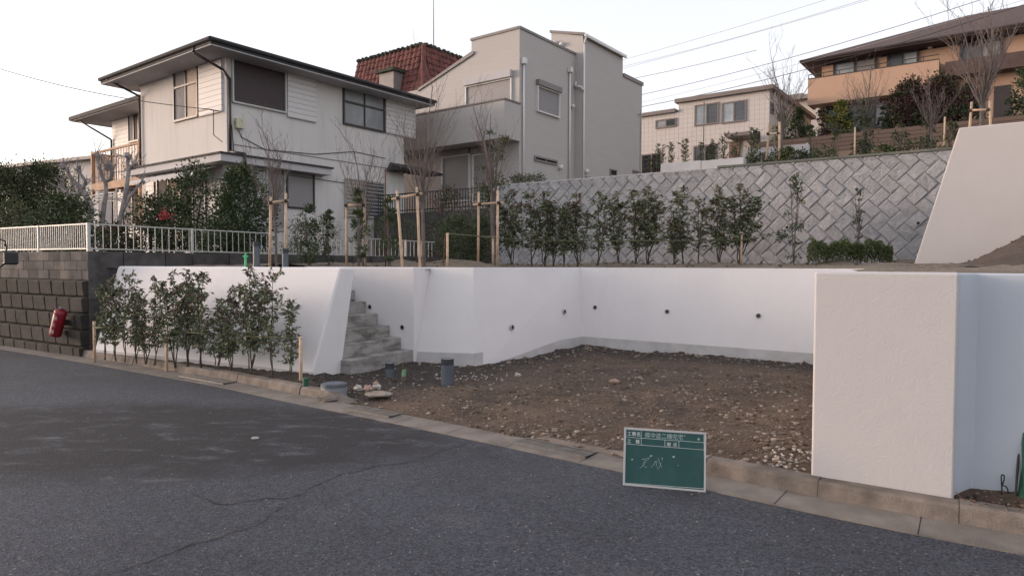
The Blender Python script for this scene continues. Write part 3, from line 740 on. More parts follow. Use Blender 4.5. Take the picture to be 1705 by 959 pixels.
# fence
fn = thing('fence', atz(F0, FB), 'low white metal railing fence along the old wall top in front of the garden', 'fence')
def railing(f, L, zb0, zb1, zt0, zt1, sp, rpost):
    b = MB(); n = int(L/sp)
    P = lambda s, k, o: f.P(s, (zb0+(zb1-zb0)*s/L) if k == 0 else (zt0+(zt1-zt0)*s/L), o)
    def bar(k, hgt, th, o, s0_=0.0, s1_=None):
        s1_ = s1_ or L
        a, c = P(s0_, k, o), P(s1_, k, o); e = f.n*th
        return MB().hexa([a, c, c+e, a+e], [a+Z*hgt, c+Z*hgt, c+e+Z*hgt, a+e+Z*hgt])
    bar(1, .022, .03, -.04).build('top_rail', 'fence', fn); bar(0, .022, .03, -.04).build('bottom_rail', 'fence', fn)
    v = MB()
    for i in range(n+1):
        s = min(L-.01, i*sp); a, c = P(s, 0, -.03)+Z*.022, P(s, 1, -.03)
        e1, e2 = f.d*.011, f.n*.011; v.hexa([a, a+e1, a+e1+e2, a+e2], [c, c+e1, c+e1+e2, c+e2])
    o = v.build('bars', 'fence', fn)
    k = 0
    while k*1.8 < L+.1:
        s = min(k*1.8, L-.03); a = P(s, 0, -.055)-Z*.05; c = P(s, 1, -.055)+Z*.03; e1, e2 = f.d*.03, f.n*.055
        MB().hexa([a, a+e1, a+e1+e2, a+e2], [c, c+e1, c+e1+e2, c+e2]).build('post', 'fence', fn); k += 1
hF = .43
railing(fK, LK, FB, FB+.02, FB+hF, FB+hF+.02, .075, 0)
zA = zat(F2, 430); zB = zat(F2, 404)
railing(fK2, LK2, FB, zA, FB+hF, zB, .125, 0)
yz = FB-.05
mb = MB(); mb.add([atz(F1-fK.n*.2, yz), atz(F0-fK.n*.2+fK2.d*.1, yz), atz(F2, yz-.03), atz(GL, yz), V(-2, 45, yz), V(-60, 60, yz), V(-60, 30, yz)], [(0, 1, 2, 3, 4, 5, 6)])
mb.build('garden_ground', 'darksoil', kind='structure', recenter=False)
#%%HOUSES
# ------------------------------------------------------------------ houses
def win(par, f, x0, y0, x1, y1, frame='alum', panes=('glass', 'glass'), fr=.045, proud=.05, name='window', tr=None, dpane=.015, rect=None):
    """window whose opposite corners show at (x0,y0) and (x1,y1) on face f"""
    if rect: a0, zt_, a1, zb_ = rect
    else: (a0, zt_), (a1, zb_) = f.hit(x0, y0), f.hit(x1, y1)
    if a0 > a1: a0, a1 = a1, a0
    if zb_ > zt_: zb_, zt_ = zt_, zb_
    mb = MB(); n = len(panes)
    mb.fbox(f, a0, a1, zt_-fr, zt_, -.05, proud); mb.fbox(f, a0, a1, zb_, zb_+fr, -.05, proud+.012)
    mb.fbox(f, a0, a0+fr, zb_+fr, zt_-fr, -.05, proud); mb.fbox(f, a1-fr, a1, zb_+fr, zt_-fr, -.05, proud)
    for k in range(1, n):
        c = a0+(a1-a0)*k/n; mb.fbox(f, c-fr*.4, c+fr*.4, zb_+fr, zt_-fr, -.02, proud-.012)
    if tr: zz = zb_+(zt_-zb_)*tr; mb.fbox(f, a0+fr, a1-fr, zz-fr*.5, zz+fr*.5, -.02, proud-.006)
    o = mb.build(name, frame, par)
    for k in range(n):
        p0, p1 = a0+fr+(a1-a0-2*fr)*k/n, a0+fr+(a1-a0-2*fr)*(k+1)/n
        if p0 > p1: p0, p1 = p1, p0
        MB().fbox(f, p0+.001, p1-.001, zb_+fr, zt_-fr, -.03, dpane+.006*(k % 2)).build('pane' if 'shutter' not in panes[k] and panes[k] not in ('siding',) else 'slats', panes[k], o)
    return (a0, a1, zb_, zt_), o
def fb(par, f, x0, y0, x1, y1, o0, o1, mat, name, at=None, bevel=0):
    (a0, z0), (a1, z1) = f.hit(x0, y0, at or 0), f.hit(x1, y1, at or 0)
    return MB().fbox(f, min(a0, a1), max(a0, a1), min(z0, z1), max(z0, z1), o0, o1).build(name, mat, par, bevel=bevel)
def pipe(par, pts, r, mat, name='downpipe', n=8): return MB().path(pts, r, n).build(name, mat, par, smooth=True)
# --- house 1, white
ZE = 7.70
E0 = gp(350, 60, ZE); E1 = gp(733, 166, ZE); E2_ = gp(170, 131, ZE)
L_r = (E1-E0).dot(U); L_l = (E2_-E0).dot(W)
C1 = atz(E0, 0)+U*.95+W*.75
C1 = col(atz(C1, 5), U, 378); C1 = atz(C1, 0)
h1 = thing('white_house', atz(C1, yz), 'white two-storey house with wide dark-edged eaves behind the railing fence', 'house')
LR = L_r-(C1-atz(E0, 0)).dot(U)-.9; LL = L_l-(C1-atz(E0, 0)).dot(W)-.9
RF = Face(C1, U); LF = Face(C1, W)
zs1 = ZE-.22
mb = MB(); b = [C1, C1+U*LR, C1+U*LR+W*LL, C1+W*LL]; mb.hexa([atz(q, yz-.1) for q in b], [atz(q, zs1) for q in b]); mb.build('wall', 'housewall', h1)
E3 = E0+U*L_r+W*L_l; e0, e1, e2, e3 = E0, E0+U*L_r, E0+U*L_r+W*L_l, E0+W*L_l
def inset(k, z): return [atz(e0+U*k+W*k, z), atz(e1-U*k+W*k, z), atz(e2-U*k-W*k, z), atz(e3+U*k-W*k, z)]
mb = MB(); mb.hexa(inset(0.03, zs1), inset(0.03, zs1+.03)); mb.build('soffit', 'soffit', h1)
mb = MB(); mb.hexa(inset(0.02, zs1+.032), inset(0.02, ZE-.02)); rf = mb.build('roof', 'fascia', h1)
mb = MB(); m1 = (e0+e3)/2+U*2.8; m2 = (e1+e2)/2-U*2.8; b_ = inset(.02, ZE-.018)
mb.add(b_+[atz(m1, ZE+.5), atz(m2, ZE+.5)], [(0, 1, 5, 4), (1, 2, 5), (2, 3, 4, 5), (3, 0, 4)]); mb.build('hip', 'fascia', rf)
mb = MB()                                  # gutters along two sides
for a, b2 in ((e0, e1), (e0, e3)):
    mb.tube(atz(a, ZE-.06), atz(b2, ZE-.06), .06, .06, 8)
mb.build('rain_gutter', 'fascia', h1)
# upper windows
win(h1, RF, 384.5, 96, 476, 190, 'fence', ('shutter_dark',), .05, .07, 'shuttered_window')
(a0, zt_) = RF.hit(384, 95); (a1, zb_) = RF.hit(476, 201)
fb(h1, RF, 477, 118, 525, 205, -.02, .07, 'siding', 'shutter_box')
win(h1, RF, 570, 144, 640, 222, 'dark', ('curtain', 'curtain'), .06, .06, 'window', tr=.62)
fb(h1, RF, 641, 163, 690, 232, -.02, .07, 'siding', 'shutter_box')
win(h1, LF, 290, 114, 332, 195, 'dark', ('warmblind', 'blind'), .06, .06, 'window', tr=.62)
fb(h1, LF, 333, 112, 372, 186, -.02, .06, 'siding', 'shutter_box')
# band canopy round the corner
zc0, zc1 = zat(C1-U*.4-W*.4, 268), zat(C1-U*.4-W*.4, 253)
zc0, zc1 = min(zc0, zc1), max(zc0, zc1)
aE, _ = RF.hit(552, 275, .45)
cp = MB(); cp.fbox(RF, -.45, aE, zc0, zc1-.05, -.02, .45); cp.fbox(LF, .0, LL+.05, zc0, zc1-.051, -.02, .45); cp.build('canopy', 'soffit', h1)
cp = MB(); cp.fbox(RF, -.5, aE+.06, zc1-.049, zc1, -.02, .5); cp.fbox(LF, .0, LL+.1, zc1-.0495, zc1-.001, -.02, .5); cp.build('canopy_edge', 'fascia', h1)
a0, z0 = RF.hit(400, 245); a1, z1 = RF.hit(655, 283)
MB().fbox(RF, .2, LR-.02, z1, z1+.03, -.01, .012).build('trim_line', 'greytrim', h1)
# ground floor
win(h1, RF, 400, 283, 440, 400, 'alum', ('soffit',), .05, .05, 'rolling_shutter')
win(h1, RF, 442, 280, 475, 385, 'alum', ('shutter',), .05, .05, 'rolling_shutter')
win(h1, RF, 476, 283, 523, 350, 'dark', ('shutter',), .05, .05, 'rolling_shutter')
rc, wo = win(h1, RF, 573, 297, 640, 365, 'fence', ('warmglass', 'glass'), .05, .05, 'grille_window')
mb = MB(); zz = rc[2]
while zz < rc[3]: mb.fbox(RF, rc[0], rc[1], zz, zz+.022, .09, .11); zz += .125
for s in (rc[0], rc[1]-.02): mb.fbox(RF, s, s+.02, rc[2]-.05, rc[3]+.05, .07, .0895)
mb.build('grille', 'fence', h1)
win(h1, LF, 262, 290, 345, 400, 'dark', ('blind', 'dimroom', 'warmblind', 'dimroom'), .06, .05, 'patio_door')
fb(h1, LF, 245, 292, 260, 420, -.02, .05, 'siding', 'shutter_box')
# awning with scalloped edge
a0, z0 = LF.hit(372, 268); a1, z1 = LF.hit(258, 285); mb = MB(); k = 14
A0_, A1_ = min(a0, a1), max(a0, a1)
for i in range(k):
    s0, s1 = A0_+(A1_-A0_)*i/k, A0_+(A1_-A0_)*(i+1)/k; zz = zc0-.02
    mb.add([LF.P(s0, zz, .02), LF.P(s1, zz, .02), LF.P(s1, zz-.28, .9), LF.P(s0, zz-.28, .9), LF.P(s0, zz-.36, .9), LF.P((s0+s1)/2, zz-.42, .9), LF.P(s1, zz-.36, .9)], [(0, 1, 2, 3), (3, 2, 6, 5, 4)])
mb.build('awning', 'awning', h1)
# small tiled porch roof at the far end
a0, z0 = RF.hit(662, 283, .6); a1, z1 = RF.hit(733, 292, .6)
mb = MB(); mb.hexa([RF.P(a0, z1-.03, 0), RF.P(a1, z1-.03, 0), RF.P(a1, z1-.03, .7), RF.P(a0, z1-.03, .7)], [RF.P(a0+.2, z1+.3, -.01), RF.P(a1-.3, z1+.3, -.01), RF.P(a1+.02, z1+.04, .74), RF.P(a0-.02, z1+.04, .74)])
mb.build('porch_roof', 'fascia', h1)
# downpipes, cables, meter
pE = atz(e0+W*.9+U*.02, ZE-.12)
pts = [pE, pE-Z*.15, LF.P(.05, zs1-.35, .08), RF.P(.06, zs1-.6, .07), RF.P(.06, zc1+.1, .07), RF.P(.25, zc1+.02, .5), RF.P(.25, zc0-.1, .5), RF.P(.1, zc0-.45, .08), RF.P(.1, yz, .08)]
pipe(h1, pts, .04, 'dark')
e3p = atz(e3-W*.5, ZE-.12); pipe(h1, [e3p, LF.P(LL-.05, zs1-.35, .06), LF.P(LL-.05, zc1, .06)], .035, 'dark')
fb(h1, RF, 390, 197, 403, 216, -.01, .12, 'plaster', 'meter_box', bevel=.01)
mb = MB(); z_ = RF.hit(395, 222)[1]
mb.path([RF.P(.2, z_+.3, .06), RF.P(.45, z_-.1, .02), RF.P(1.2, z_-.35, .02), RF.P(3.0, z_-.25, .02), RF.P(4.6, z_+.05, .02), RF.P(6.0, z_+.0, .02)], .012, 5)
mb.path([RF.P(.12, z_+.2, .05), RF.P(.2, z_-.7, .03), RF.P(.6, z_-1.0, .02), RF.P(4.2, z_-1.05, .02)], .012, 5)
mb.build('wall_cable', 'dark', h1)
mb = MB(); bx_ = LF.P(.35, LF.hit(350, 190)[1], .0); mb.path([bx_, bx_+LF.n*.35, bx_+LF.n*.35+W*.5], .018, 6); mb.path([bx_+LF.n*.2, bx_+LF.n*.2-Z*.7, bx_+LF.n*.05-Z*.9+W*-.2], .012, 5); mb.build('cable_bracket', 'dark', h1)
service_end = bx_+LF.n*.35
# --- annex (rear wing) of house 1 with lower eave and timber balcony
ZA = 7.4
a_0 = gp(250, 152, ZA); a_1 = gp(117, 196, ZA); LLa = (a_1-a_0).dot(W)
an0 = atz(a_0, 0)-W*.2
mb = MB(); q = [an0, an0+U*5, an0+U*5+W*(LLa+.2), an0+W*(LLa+.2)]
mb.hexa([atz(p, ZA-.14) for p in q], [atz(p, ZA) for p in q]); rr = mb.build('wing_roof', 'fascia', h1)
mb = MB(); q = [p+d_ for p, d_ in zip(q, (U*.05, V(0, 0, 0), -W*.05, U*.05-W*.05))]; mb.hexa([atz(p, ZA-.17) for p in q], [atz(p, ZA-.142) for p in q]); mb.build('wing_soffit', 'soffit', h1)
AF0 = an0+U*1.0; AF = Face(AF0, W); 
kk = col(atz(AF0, 5), W, 188); La = (kk-atz(AF0, kk.z)).dot(W)
mb = MB(); q = [AF0, AF0+U*3.8, AF0+U*3.8+W*La, AF0+W*La]; mb.hexa([atz(p, yz-.1) for p in q], [atz(p, ZA-.17) for p in q]); mb.build('wing_wall', 'siding', h1)
win(h1, AF, 214, 190, 233, 235, 'dark', ('dimroom', 'blind'), .06, .05)
win(h1, AF, 205, 320, 238, 375, 'dark', ('dimroom', 'blind'), .06, .05)
pipe(h1, [atz(a_1-W*.5+U*.1, ZA-.15), AF.P(La-.03, ZA-.9, .05), AF.P(La-.03, yz, .05)], .035, 'dark')
bf = Face(AF0-U*1.0, W); s0, zt1 = bf.hit(231, 236); s1, zb1 = bf.hit(152, 312); _, zb2 = bf.hit(231, 300)
bl = MB(); lo, hi = min(s0, s1), max(s0, s1); zb1 = min(zb1, zb2)
bl.fbox(bf, lo, hi, zb2-.15, zb2+.12, -.06, 0); bl.fbox(bf, lo, hi, zt1-.07, zt1, -.07, .01)
for s in (lo, hi-.1): bl.fbox(bf, s, s+.1, yz if s == lo else zb2-.4, zt1+.03, -.095, -.0955+.1)
bl.fbox(bf, lo+.02, hi-.02, zb2+.0, zb2+.06, -.95, -.061)
bl.fbox(bf, hi-.06, hi, zb2-.1, zb2+.1, -.95, -.062); bl.fbox(bf, hi-.06, hi, zt1-.065, zt1-.005, -.95, -.08)
bal = bl.build('balcony', 'wood', h1)
bl = MB(); s = lo+.16
while s < hi-.12: bl.fbox(bf, s, s+.035, zb2+.12, zt1-.07, -.040, -.026); s += .21
for k in range(8): bl.fbox(bf, hi-.05, hi-.02, zb2+.1, zt1-.065, -.9+k*.11, -.87+k*.11)
bl.build('balusters', 'wood', bal)
# laundry poles
lf_ = Face(AF0-U*1.9, W); ap = thing('laundry_poles', lf_.P(lo, yz), 'pale metal laundry poles on a stand below the wooden balcony', 'laundry rack')
for k in range(4):
    o = -.15*k; z_ = lf_.hit(180, 322+3*k)[1]; MB().tube(lf_.P(lo-.3, z_, o), lf_.P(hi+.9, z_-.02, o), .022, .022, 8).build('pole', 'fence', ap)
for s in (lo+.1, hi+.2): MB().tube(lf_.P(s, yz, -.2), lf_.P(s, z_+.35, -.2), .03, .03, 8).tube(lf_.P(s, z_+.0, -.5), lf_.P(s, z_, .1), .02, .02, 6).build('stand', 'alum', ap)
# --- low building far left
zl = 6.7; l0 = gp(150, 259, zl); l1 = gp(-60, 282, zl)
lh = thing('low_house', atz(l0, yz), 'low pale house with a flat grey roof edge at the far left', 'house')
fl = Face(l0, l1-l0); Ll = (l1-l0).length+2
mb = MB(); mb.fbox(fl, .0, Ll, yz, zl-.15, -5, -.35); mb.build('wall', 'housewall', lh)
mb = MB(); mb.hexa([fl.P(-.3, zl-.15, -5.4), fl.P(Ll, zl-.15, -5.4), fl.P(Ll, zl-.15, .0), fl.P(-.3, zl-.15, .0)], [fl.P(-.3, zl+.3, -5.4), fl.P(Ll, zl+.3, -5.4), fl.P(Ll, zl, .0), fl.P(-.3, zl, .0)]); mb.build('roof', 'greytrim', lh)
win(lh, Face(fl.P(0, 0, -.35), fl.d), 108, 292, 132, 330, 'dark', ('darkglass', 'glass'), .06, .05)
win(lh, Face(fl.P(0, 0, -.35), fl.d), 40, 300, 72, 340, 'dark', ('glass', 'darkglass'), .06, .05)
# --- house 2, grey box house
B0 = atz(pd(864, 441, 24.6), 0); zB = zat(B0, 48); zy = 3.5
h2 = thing('grey_house', atz(B0, zy), 'grey sided box-shaped house with white downpipes behind the white house', 'house')
fR, fLf = Face(B0, U), Face(B0, W)
aA = fR.hit(958, 100)[0]; aB = fLf.hit(785, 70)[0]
mb = MB(); q = [B0, B0+U*aA, B0+U*aA+W*aB, B0+W*aB]; mb.hexa([atz(p, zy) for p in q], [atz(p, zB) for p in q]); 
aC = fLf.hit(690, 152)[0]+.4; zS1 = fLf.hit(785, 92)[1]; zS2 = fLf.hit(700, 149)[1]; aS2 = fLf.hit(700, 149)[0]
P = fLf.P
mb.prism([P(aB+.002, zy), P(aB+.002, zS1), P(aS2, zS2), P(aC+2, zS2), P(aC+2, zy)], -fLf.n*7)
mb.build('wall', 'grey', h2)
tr = MB(); 
tr.fbox(fR, -.03, aA+.03, zB+.001, zB+.09, -.12, .04); tr.fbox(fLf, .05, aB+.03, zB+.0015, zB+.0905, -.12, .04)
tr.fbox(fR, -.03, aA+.03, zB+.001, zB+.09, -aB-.02, -aB+.1)
tr.prism([P(aB-.15, zS1+.11), P(aS2+.1, zS2+.03), P(aS2+.1, zS2-.07), P(aB-.15, zS1)], fLf.n*.06-fLf.n*0)
tr.prism([P(aB+.01, zS1+.14, -.001), P(aS2+.1, zS2+.05, -.001), P(aS2+.1, zS2+.003, -.001), P(aB+.01, zS1+.004, -.001)], -fLf.n*7)
tr.build('roof_edge', 'greytrim', h2)
# block B
cB = col(atz(B0+U*aA, 8), -W, 970); B1 = atz(cB, 0); fB = Face(B1, U); fBl = Face(B1, W)
zB1 = zat(B1, 60); b1 = fB.hit(1037, 110)[0]; b2 = fB.hit(1069, 160)[0]; zB2 = fB.hit(1037, 128)[1]; bL = fBl.hit(918, 60)[0]; zB3 = fBl.hit(918, 55)[1]
mb = MB(); q = [B1, B1+U*b1, B1+U*b1+W*bL, B1+W*bL]
mb.hexa([atz(p, zy) for p in q], [atz(p, z_) for p, z_ in zip(q, (zB1, zB1, zB3, zB3))])
q = [B1+U*(b1+.002), B1+U*b2, B1+U*b2+W*3.5, B1+U*(b1+.002)+W*3.5]; mb.hexa([atz(p, zy) for p in q], [atz(p, zB2) for p in q])
mb.build('rear_wall', 'grey', h2)
tr = MB(); q = [B1-W*.08-U*.06, B1+U*(b1+.06)-W*.08, B1+U*(b1+.06)+W*(bL+.05), B1+W*(bL+.05)-U*.06]
tr.hexa([atz(p, z_+.003) for p, z_ in zip(q, (zB1, zB1, zB3, zB3))], [atz(p, z_+.10) for p, z_ in zip(q, (zB1, zB1, zB3, zB3))])
q = [B1+U*(b1+.062)-W*.05, B1+U*(b2+.06)-W*.05, B1+U*(b2+.06)+W*3.55, B1+U*(b1+.062)+W*3.55]; tr.hexa([atz(p, zB2+.003) for p in q], [atz(p, zB2+.16) for p in q])
tr.build('rear_roof_edge', 'greytrim', h2)
gt = MB(); gt.fbox(fB, -.05, b1+.08, zB1-.06, zB1+.05, .085, .17); gt.build('rain_gutter', 'pipe', h2)
# balcony on the left face
bd = .95; zbt = fLf.hit(840, 166, bd)[1]; zbb = fLf.hit(840, 229, bd)[1]; sb0 = fLf.hit(840, 200, bd)[0]
mb = MB(); mb.fbox(fLf, sb0, aC+2, zbb, zbt, bd-.12, bd); mb.fbox(fLf, sb0, sb0+.12, zbb+.001, zbt-.001, .002, bd-.121); mb.fbox(fLf, sb0+.13, aC+1.9, zbb, zbb+.2, .002, bd-.122)
bo = mb.build('balcony', 'grey', h2); mb = MB(); mb.fbox(fLf, sb0-.03, aC+2, zbt+.001, zbt+.06, bd-.15, bd+.03); mb.fbox(fLf, sb0-.03, sb0+.15, zbt+.001, zbt+.06, .002, bd-.151); mb.build('balcony_cap', 'browntrim', bo)
rc, wo = win(h2, fLf, 776, 145, 853, 190, 'pipe', ('shutter',), .05, .07, 'shuttered_window')
MB().fbox(fLf, rc[0]-.02, rc[1]+.02, rc[3]+.001, rc[3]+.25, -.02, .17).build('shutter_box', 'soffit', h2)
for xx in ((736, 262, 783, 335), (788, 258, 826, 335)):
    rc, wo = win(h2, fLf, *xx, 'pipe', ('shutter',), .05, .06, 'rolling_shutter'); MB().fbox(fLf, rc[0]-.02, rc[1]+.02, rc[3]+.001, rc[3]+.2, -.02, .15).build('shutter_box', 'greytrim', h2)
rc, wo = win(h2, fR, 893, 142, 930, 198, 'pipe', ('shutter',), .05, .08, 'shuttered_window'); MB().fbox(fR, rc[0]-.03, rc[1]+.03, rc[3]+.001, rc[3]+.2, -.02, .16).build('shutter_box', 'greytrim', h2)
win(h2, fR, 889, 259, 927, 276, 'greytrim', ('darkglass', 'darkglass'), .06, .05)
for xx in ((974, 294, 986, 303), (1015, 281, 1026, 295), (1053, 283, 1066, 291)): win(h2, fB, *xx, 'greytrim', ('darkglass',), .05, .05)
def vent(par, p, n, r=.09):
    mb = MB(); mb.tube(p, p+n*.1, r, r*.9, 12); mb.blob(p+n*.1, r, r, r*1.1, random.Random(1), .02, 0, 12, 6); mb.build('vent_cap', 'pipe', par, smooth=True)
vent(h2, fR.P(*fR.hit(931, 279)), fR.n); vent(h2, fR.P(*fR.hit(951, 178)), fR.n, .07); vent(h2, fB.P(*fB.hit(974, 286)), fB.n)
vent(h2, fBl.P(*fBl.hit(937, 75)), fBl.n); vent(h2, fBl.P(*fBl.hit(926, 72)), fBl.n, .07)
def hopper(par, f, px, ytop, ybot, o=.06):
    s, zt2 = f.hit(px, ytop); _, zb3 = f.hit(px, ybot); pipe(par, [f.P(s, zt2, o), f.P(s, max(zb3, zy), o)], .038, 'pipe')
    MB().fbox(f, s-.09, s+.09, zt2, zt2+.22, .0, .16).build('rain_hopper', 'pipe', par, bevel=.02)
hopper(h2, fR, 870, 108, 330); hopper(h2, fR, 947, 122, 330)
s, z_ = fB.hit(968, 66); pipe(h2, [fB.P(.02, zB1-.05, .13), fB.P(.02, zB1-.35, .05), fB.P(.02, zy, .05)], .04, 'pipe')
pipe(h2, [fBl.P(.28, zat(B1, 136), .05), fBl.P(.28, zat(B1, 143), .12), fBl.P(.0, zat(B1, 146), .14), fB.P(-.02, zat(B1, 152), .05)], .045, 'pipe')
vent(h2, fB.P(*fB.hit(1064, 190)), fB.n, .07)
# yard wall and rail below house 2
fy = Face(G0, -rG); yt = fy.hit(760, 350)[1]
yw = thing('yard_wall', atz(G0, 1.5), 'dark yard wall with thin black railing below the grey house', 'wall')
MB().fbox(fy, .3, 5.2, 1.4, yt, -.2, 0).build('wall_face', 'olddark', yw)
mb = MB(); yt2 = fy.hit(760, 316)[1]; s = .35
while s < 5.1: mb.fbox(fy, s, s+.02, yt+.001, yt2, -.11, -.09); s += .11
mb.fbox(fy, .3, 5.2, yt2, yt2+.03, -.12, -.08); mb.fbox(fy, .3, 5.2, yt+.08, yt+.11, -.119, -.081); mb.build('railing', 'black', yw)
# --- red tiled mansard behind
zr = 11.6; r0 = gp(705, 75, zr); r1 = gp(585, 101, zr); r2 = gp(790, 106, zr)
h5 = thing('red_roofed_house', atz(r0, 4), 'house with steep weathered red tile roof behind the white house', 'house')
def tileslope(a, b, outdir, hgt, run, par):
    """curved pantiles from ridge line a-b down a steep slope"""
    L = (b-a).length; d = (b-a).normalized(); dwn = (outdir*run - Z*hgt); SL = dwn.length; dwn.normalize(); nr = d.cross(dwn); nr = nr if nr.dot(outdir) > 0 else -nr
    cw = .27; nc = int(L/cw); per = 6; rows = int(SL/.30); mb = MB(); nx = nc*per+1; vs = []
    for j in range(rows):
        for e in (0, 1):
            for i in range(nx):
                x = L*i/(nx-1); ph = (i % per)/per; hgt_ = .055*abs(math.sin(math.pi*ph))+(.035 if e == 1 else 0)+.012*math.sin(j*7.1+int(i/per)*3.7)
                flare = outdir*.0
                vs.append(a+d*x+dwn*(.30*(j+e))+nr*hgt_)
    fs = []
    for j in range(rows):
        o = j*2*nx; fs += [(o+i, o+i+1, o+nx+i+1, o+nx+i) for i in range(nx-1)]
        if j < rows-1: fs += [(o+nx+i, o+nx+i+1, o+2*nx+i+1, o+2*nx+i) for i in range(nx-1)]
    mb.add(vs, fs); mb.build('tiled_roof', 'redtile', par)
    return nr
dl = (r1-r0); dr = (r2-r0)
Lw5 = dl.dot(W); Lu5 = max(dr.dot(U), 5)
ra, rb, rcn = r0, r0+W*Lw5, r0+U*Lu5
# walls inside, widening skirts are modelled as four-cornered slopes
hh, rn = 4.6, 1.25
def skirt(a, b, od, par):
    d = (b-a).normalized(); a2, b2 = a-d*0, b+d*0; tileslope(a, b, od, hh, rn, par)
tileslope(ra-U*0, rb, -U, hh, rn, h5); tileslope(ra, rcn, -W, hh, rn, h5)
mb = MB()
mb.add([ra, ra-U*rn-Z*hh, ra-U*rn-W*rn-Z*hh, ra-W*rn-Z*hh], [(0, 1, 2), (0, 2, 3)])
mb.path([ra, ra-U*rn-W*rn-Z*hh], .11, 8); mb.build('hip_corner', 'redtile', h5)
mb = MB(); q = [ra+U*.05+W*.05, rcn+W*.05, rcn+W*(Lw5-.05), rb+U*.05-W*.05]; mb.hexa([atz(p, 3.5) for p in q], [p-Z*.02 for p in q]); mb.build('wall', 'housewall', h5)
mb = MB(); rng = random.Random(2)
for a, b in ((ra, rb), (ra, rcn)):
    n_ = int((b-a).length/.28)
    for i in range(n_): p = a.lerp(b, (i+.5)/n_); mb.blob(p+Z*.03, .15, .15, .11, rng, .3)
mb.build('ridge_tiles', 'moss', h5)
f5 = Face(ra-U*.75, W); q0 = f5.hit(662, 140); q1 = f5.hit(638, 126)
mb = MB(); mb.fbox(f5, min(q0[0], q1[0]), max(q0[0], q1[0]), q0[1]-.5, q1[1], -.8, .25); dm = mb.build('dormer', 'greytrim', h5)
MB().fbox(f5, min(q0[0], q1[0])-.12, max(q0[0], q1[0])+.12, q1[1]+.002, q1[1]+.15, -.9, .4).build('dormer_roof', 'moss', dm)
at_ = atz(pd(722, 80, r0.y+1.2), 0); MB().tube(atz(at_, zr-.2), atz(at_, zat(at_, -12)), .03, .015, 6).build('antenna', 'greytrim', h5)
# --- house 3, pale tiled
T0 = atz(pd(1277, 441, 36), 0); zT = zat(T0, 150); zt0 = 6.3
h3 = thing('tiled_house', atz(T0, zt0), 'pale square-tiled house with paired windows behind the green net fence', 'house')
fT = Face(T0, W); fTr = Face(T0, U); a1 = fT.hit(1130, 175)[0]; a2 = fT.hit(1066, 195)[0]; z2 = fT.hit(1130, 187)[1]
mb = MB(); q = [T0, T0+U*9, T0+U*9+W*a1, T0+W*a1]; mb.hexa([atz(p, zt0) for p in q], [atz(p, zT) for p in q])
q = [T0+W*(a1+.002), T0+U*9+W*(a1+.002), T0+U*9+W*(a2+1), T0+W*(a2+1)]; mb.hexa([atz(p, zt0) for p in q], [atz(p, z2) for p in q]); mb.build('wall', 'tilewall', h3)
tr = MB(); tr.fbox(fT, -.25, a1+.15, zT+.001, zT+.22, -9.2, .25); tr.fbox(fT, a1+.16, a2+1, z2+.001, z2+.2, -9.2, .2); tr.build('roof', 'browntrim', h3)
win(h3, fT, 1157, 176, 1197, 206, 'browntrim', ('glass', 'skyglass'), .08, .06); win(h3, fT, 1202, 172, 1243, 202, 'browntrim', ('glass', 'skyglass'), .08, .06)
win(h3, fT, 1092, 201, 1127, 211, 'browntrim', ('darkglass', 'curtain'), .07, .06)
win(h3, fT, 1155, 244, 1193, 290, 'browntrim', ('darkglass', 'glass'), .08, .06, 'patio_door'); win(h3, fT, 1068, 258, 1102, 300, 'browntrim', ('darkglass', 'darkglass'), .08, .06, 'patio_door')
win(h3, fTr, 1282, 170, 1290, 192, 'browntrim', ('darkglass',), .08, .06); win(h3, fTr, 1303, 176, 1308, 184, 'browntrim', ('darkglass',), .08, .06)
a, z_ = fT.hit(1222, 233); a_2, _ = fT.hit(1262, 233); MB().fbox(fT, min(a, a_2), max(a, a_2), z_-.08, z_+.1, .001, 1.4).build('porch_roof', 'browntrim', h3)
a, _ = fT.hit(1215, 240); a_2, _ = fT.hit(1232, 240); MB().fbox(fT, min(a, a_2), max(a, a_2), zt0, z_-.1, .001, .08).build('front_door', 'fencewood', h3)
# small grey roofed house behind
s0_ = atz(pd(1300, 441, 50), 0); fs_ = Face(s0_, W); 
h6 = thing('grey_roofed_house', atz(s0_, 9), 'distant grey house glimpsed between tiled and orange houses', 'house')
a0, zz = fs_.hit(1345, 161); a1, z1_ = fs_.hit(1300, 156); mb = MB(); mb.fbox(fs_, min(a0, a1)-3, max(a0, a1), 7, zz-.1, -6, -.6); mb.build('wall', 'grey', h6)
mb = MB(); mb.fbox(fs_, min(a0, a1)-3, max(a0, a1)+.4, zz-.09, zz+.2, -6.4, 0); mb.fbox(fs_, max(a0, a1)+.05-1.4, max(a0, a1)+.45, zz+.25, zz+.5, -6, -.8); mb.build('roof', 'greytrim', h6)
# --- house 4, orange with brown hip roof
z4 = 13.3; o0 = gp(1333, 101, z4); f4 = Face(atz(o0, 0)+U*1.1-W*.9, -W); zg4 = 7.6
h4 = thing('orange_house', atz(o0, zg4), 'large orange rendered house with a brown hip roof, upper right', 'house')
L4 = 20; D4 = 10
mb = MB(); mb.fbox(f4, 0, L4, zg4, z4-.25, -D4+2, 0); mb.build('wall', 'orange', h4)
q = [atz(o0, z4), atz(o0-W*(L4+2), z4), atz(o0-W*(L4+2)+U*D4, z4), atz(o0+U*D4, z4)]
rp0 = gp(1600, 26, z4+3.0); rdg0 = o0 + U*5 - W*6.3; rz_ = zat(rdg0, 30)
for k_ in range(3):
    tt = 5.0; rdg0 = atz(o0,0)+U*tt; rdg0 = col(atz(rdg0, z4+2.3), -W, 1612)
rdg0 = atz(rdg0, zat(rdg0, 26)); rdg1 = rdg0-W*9
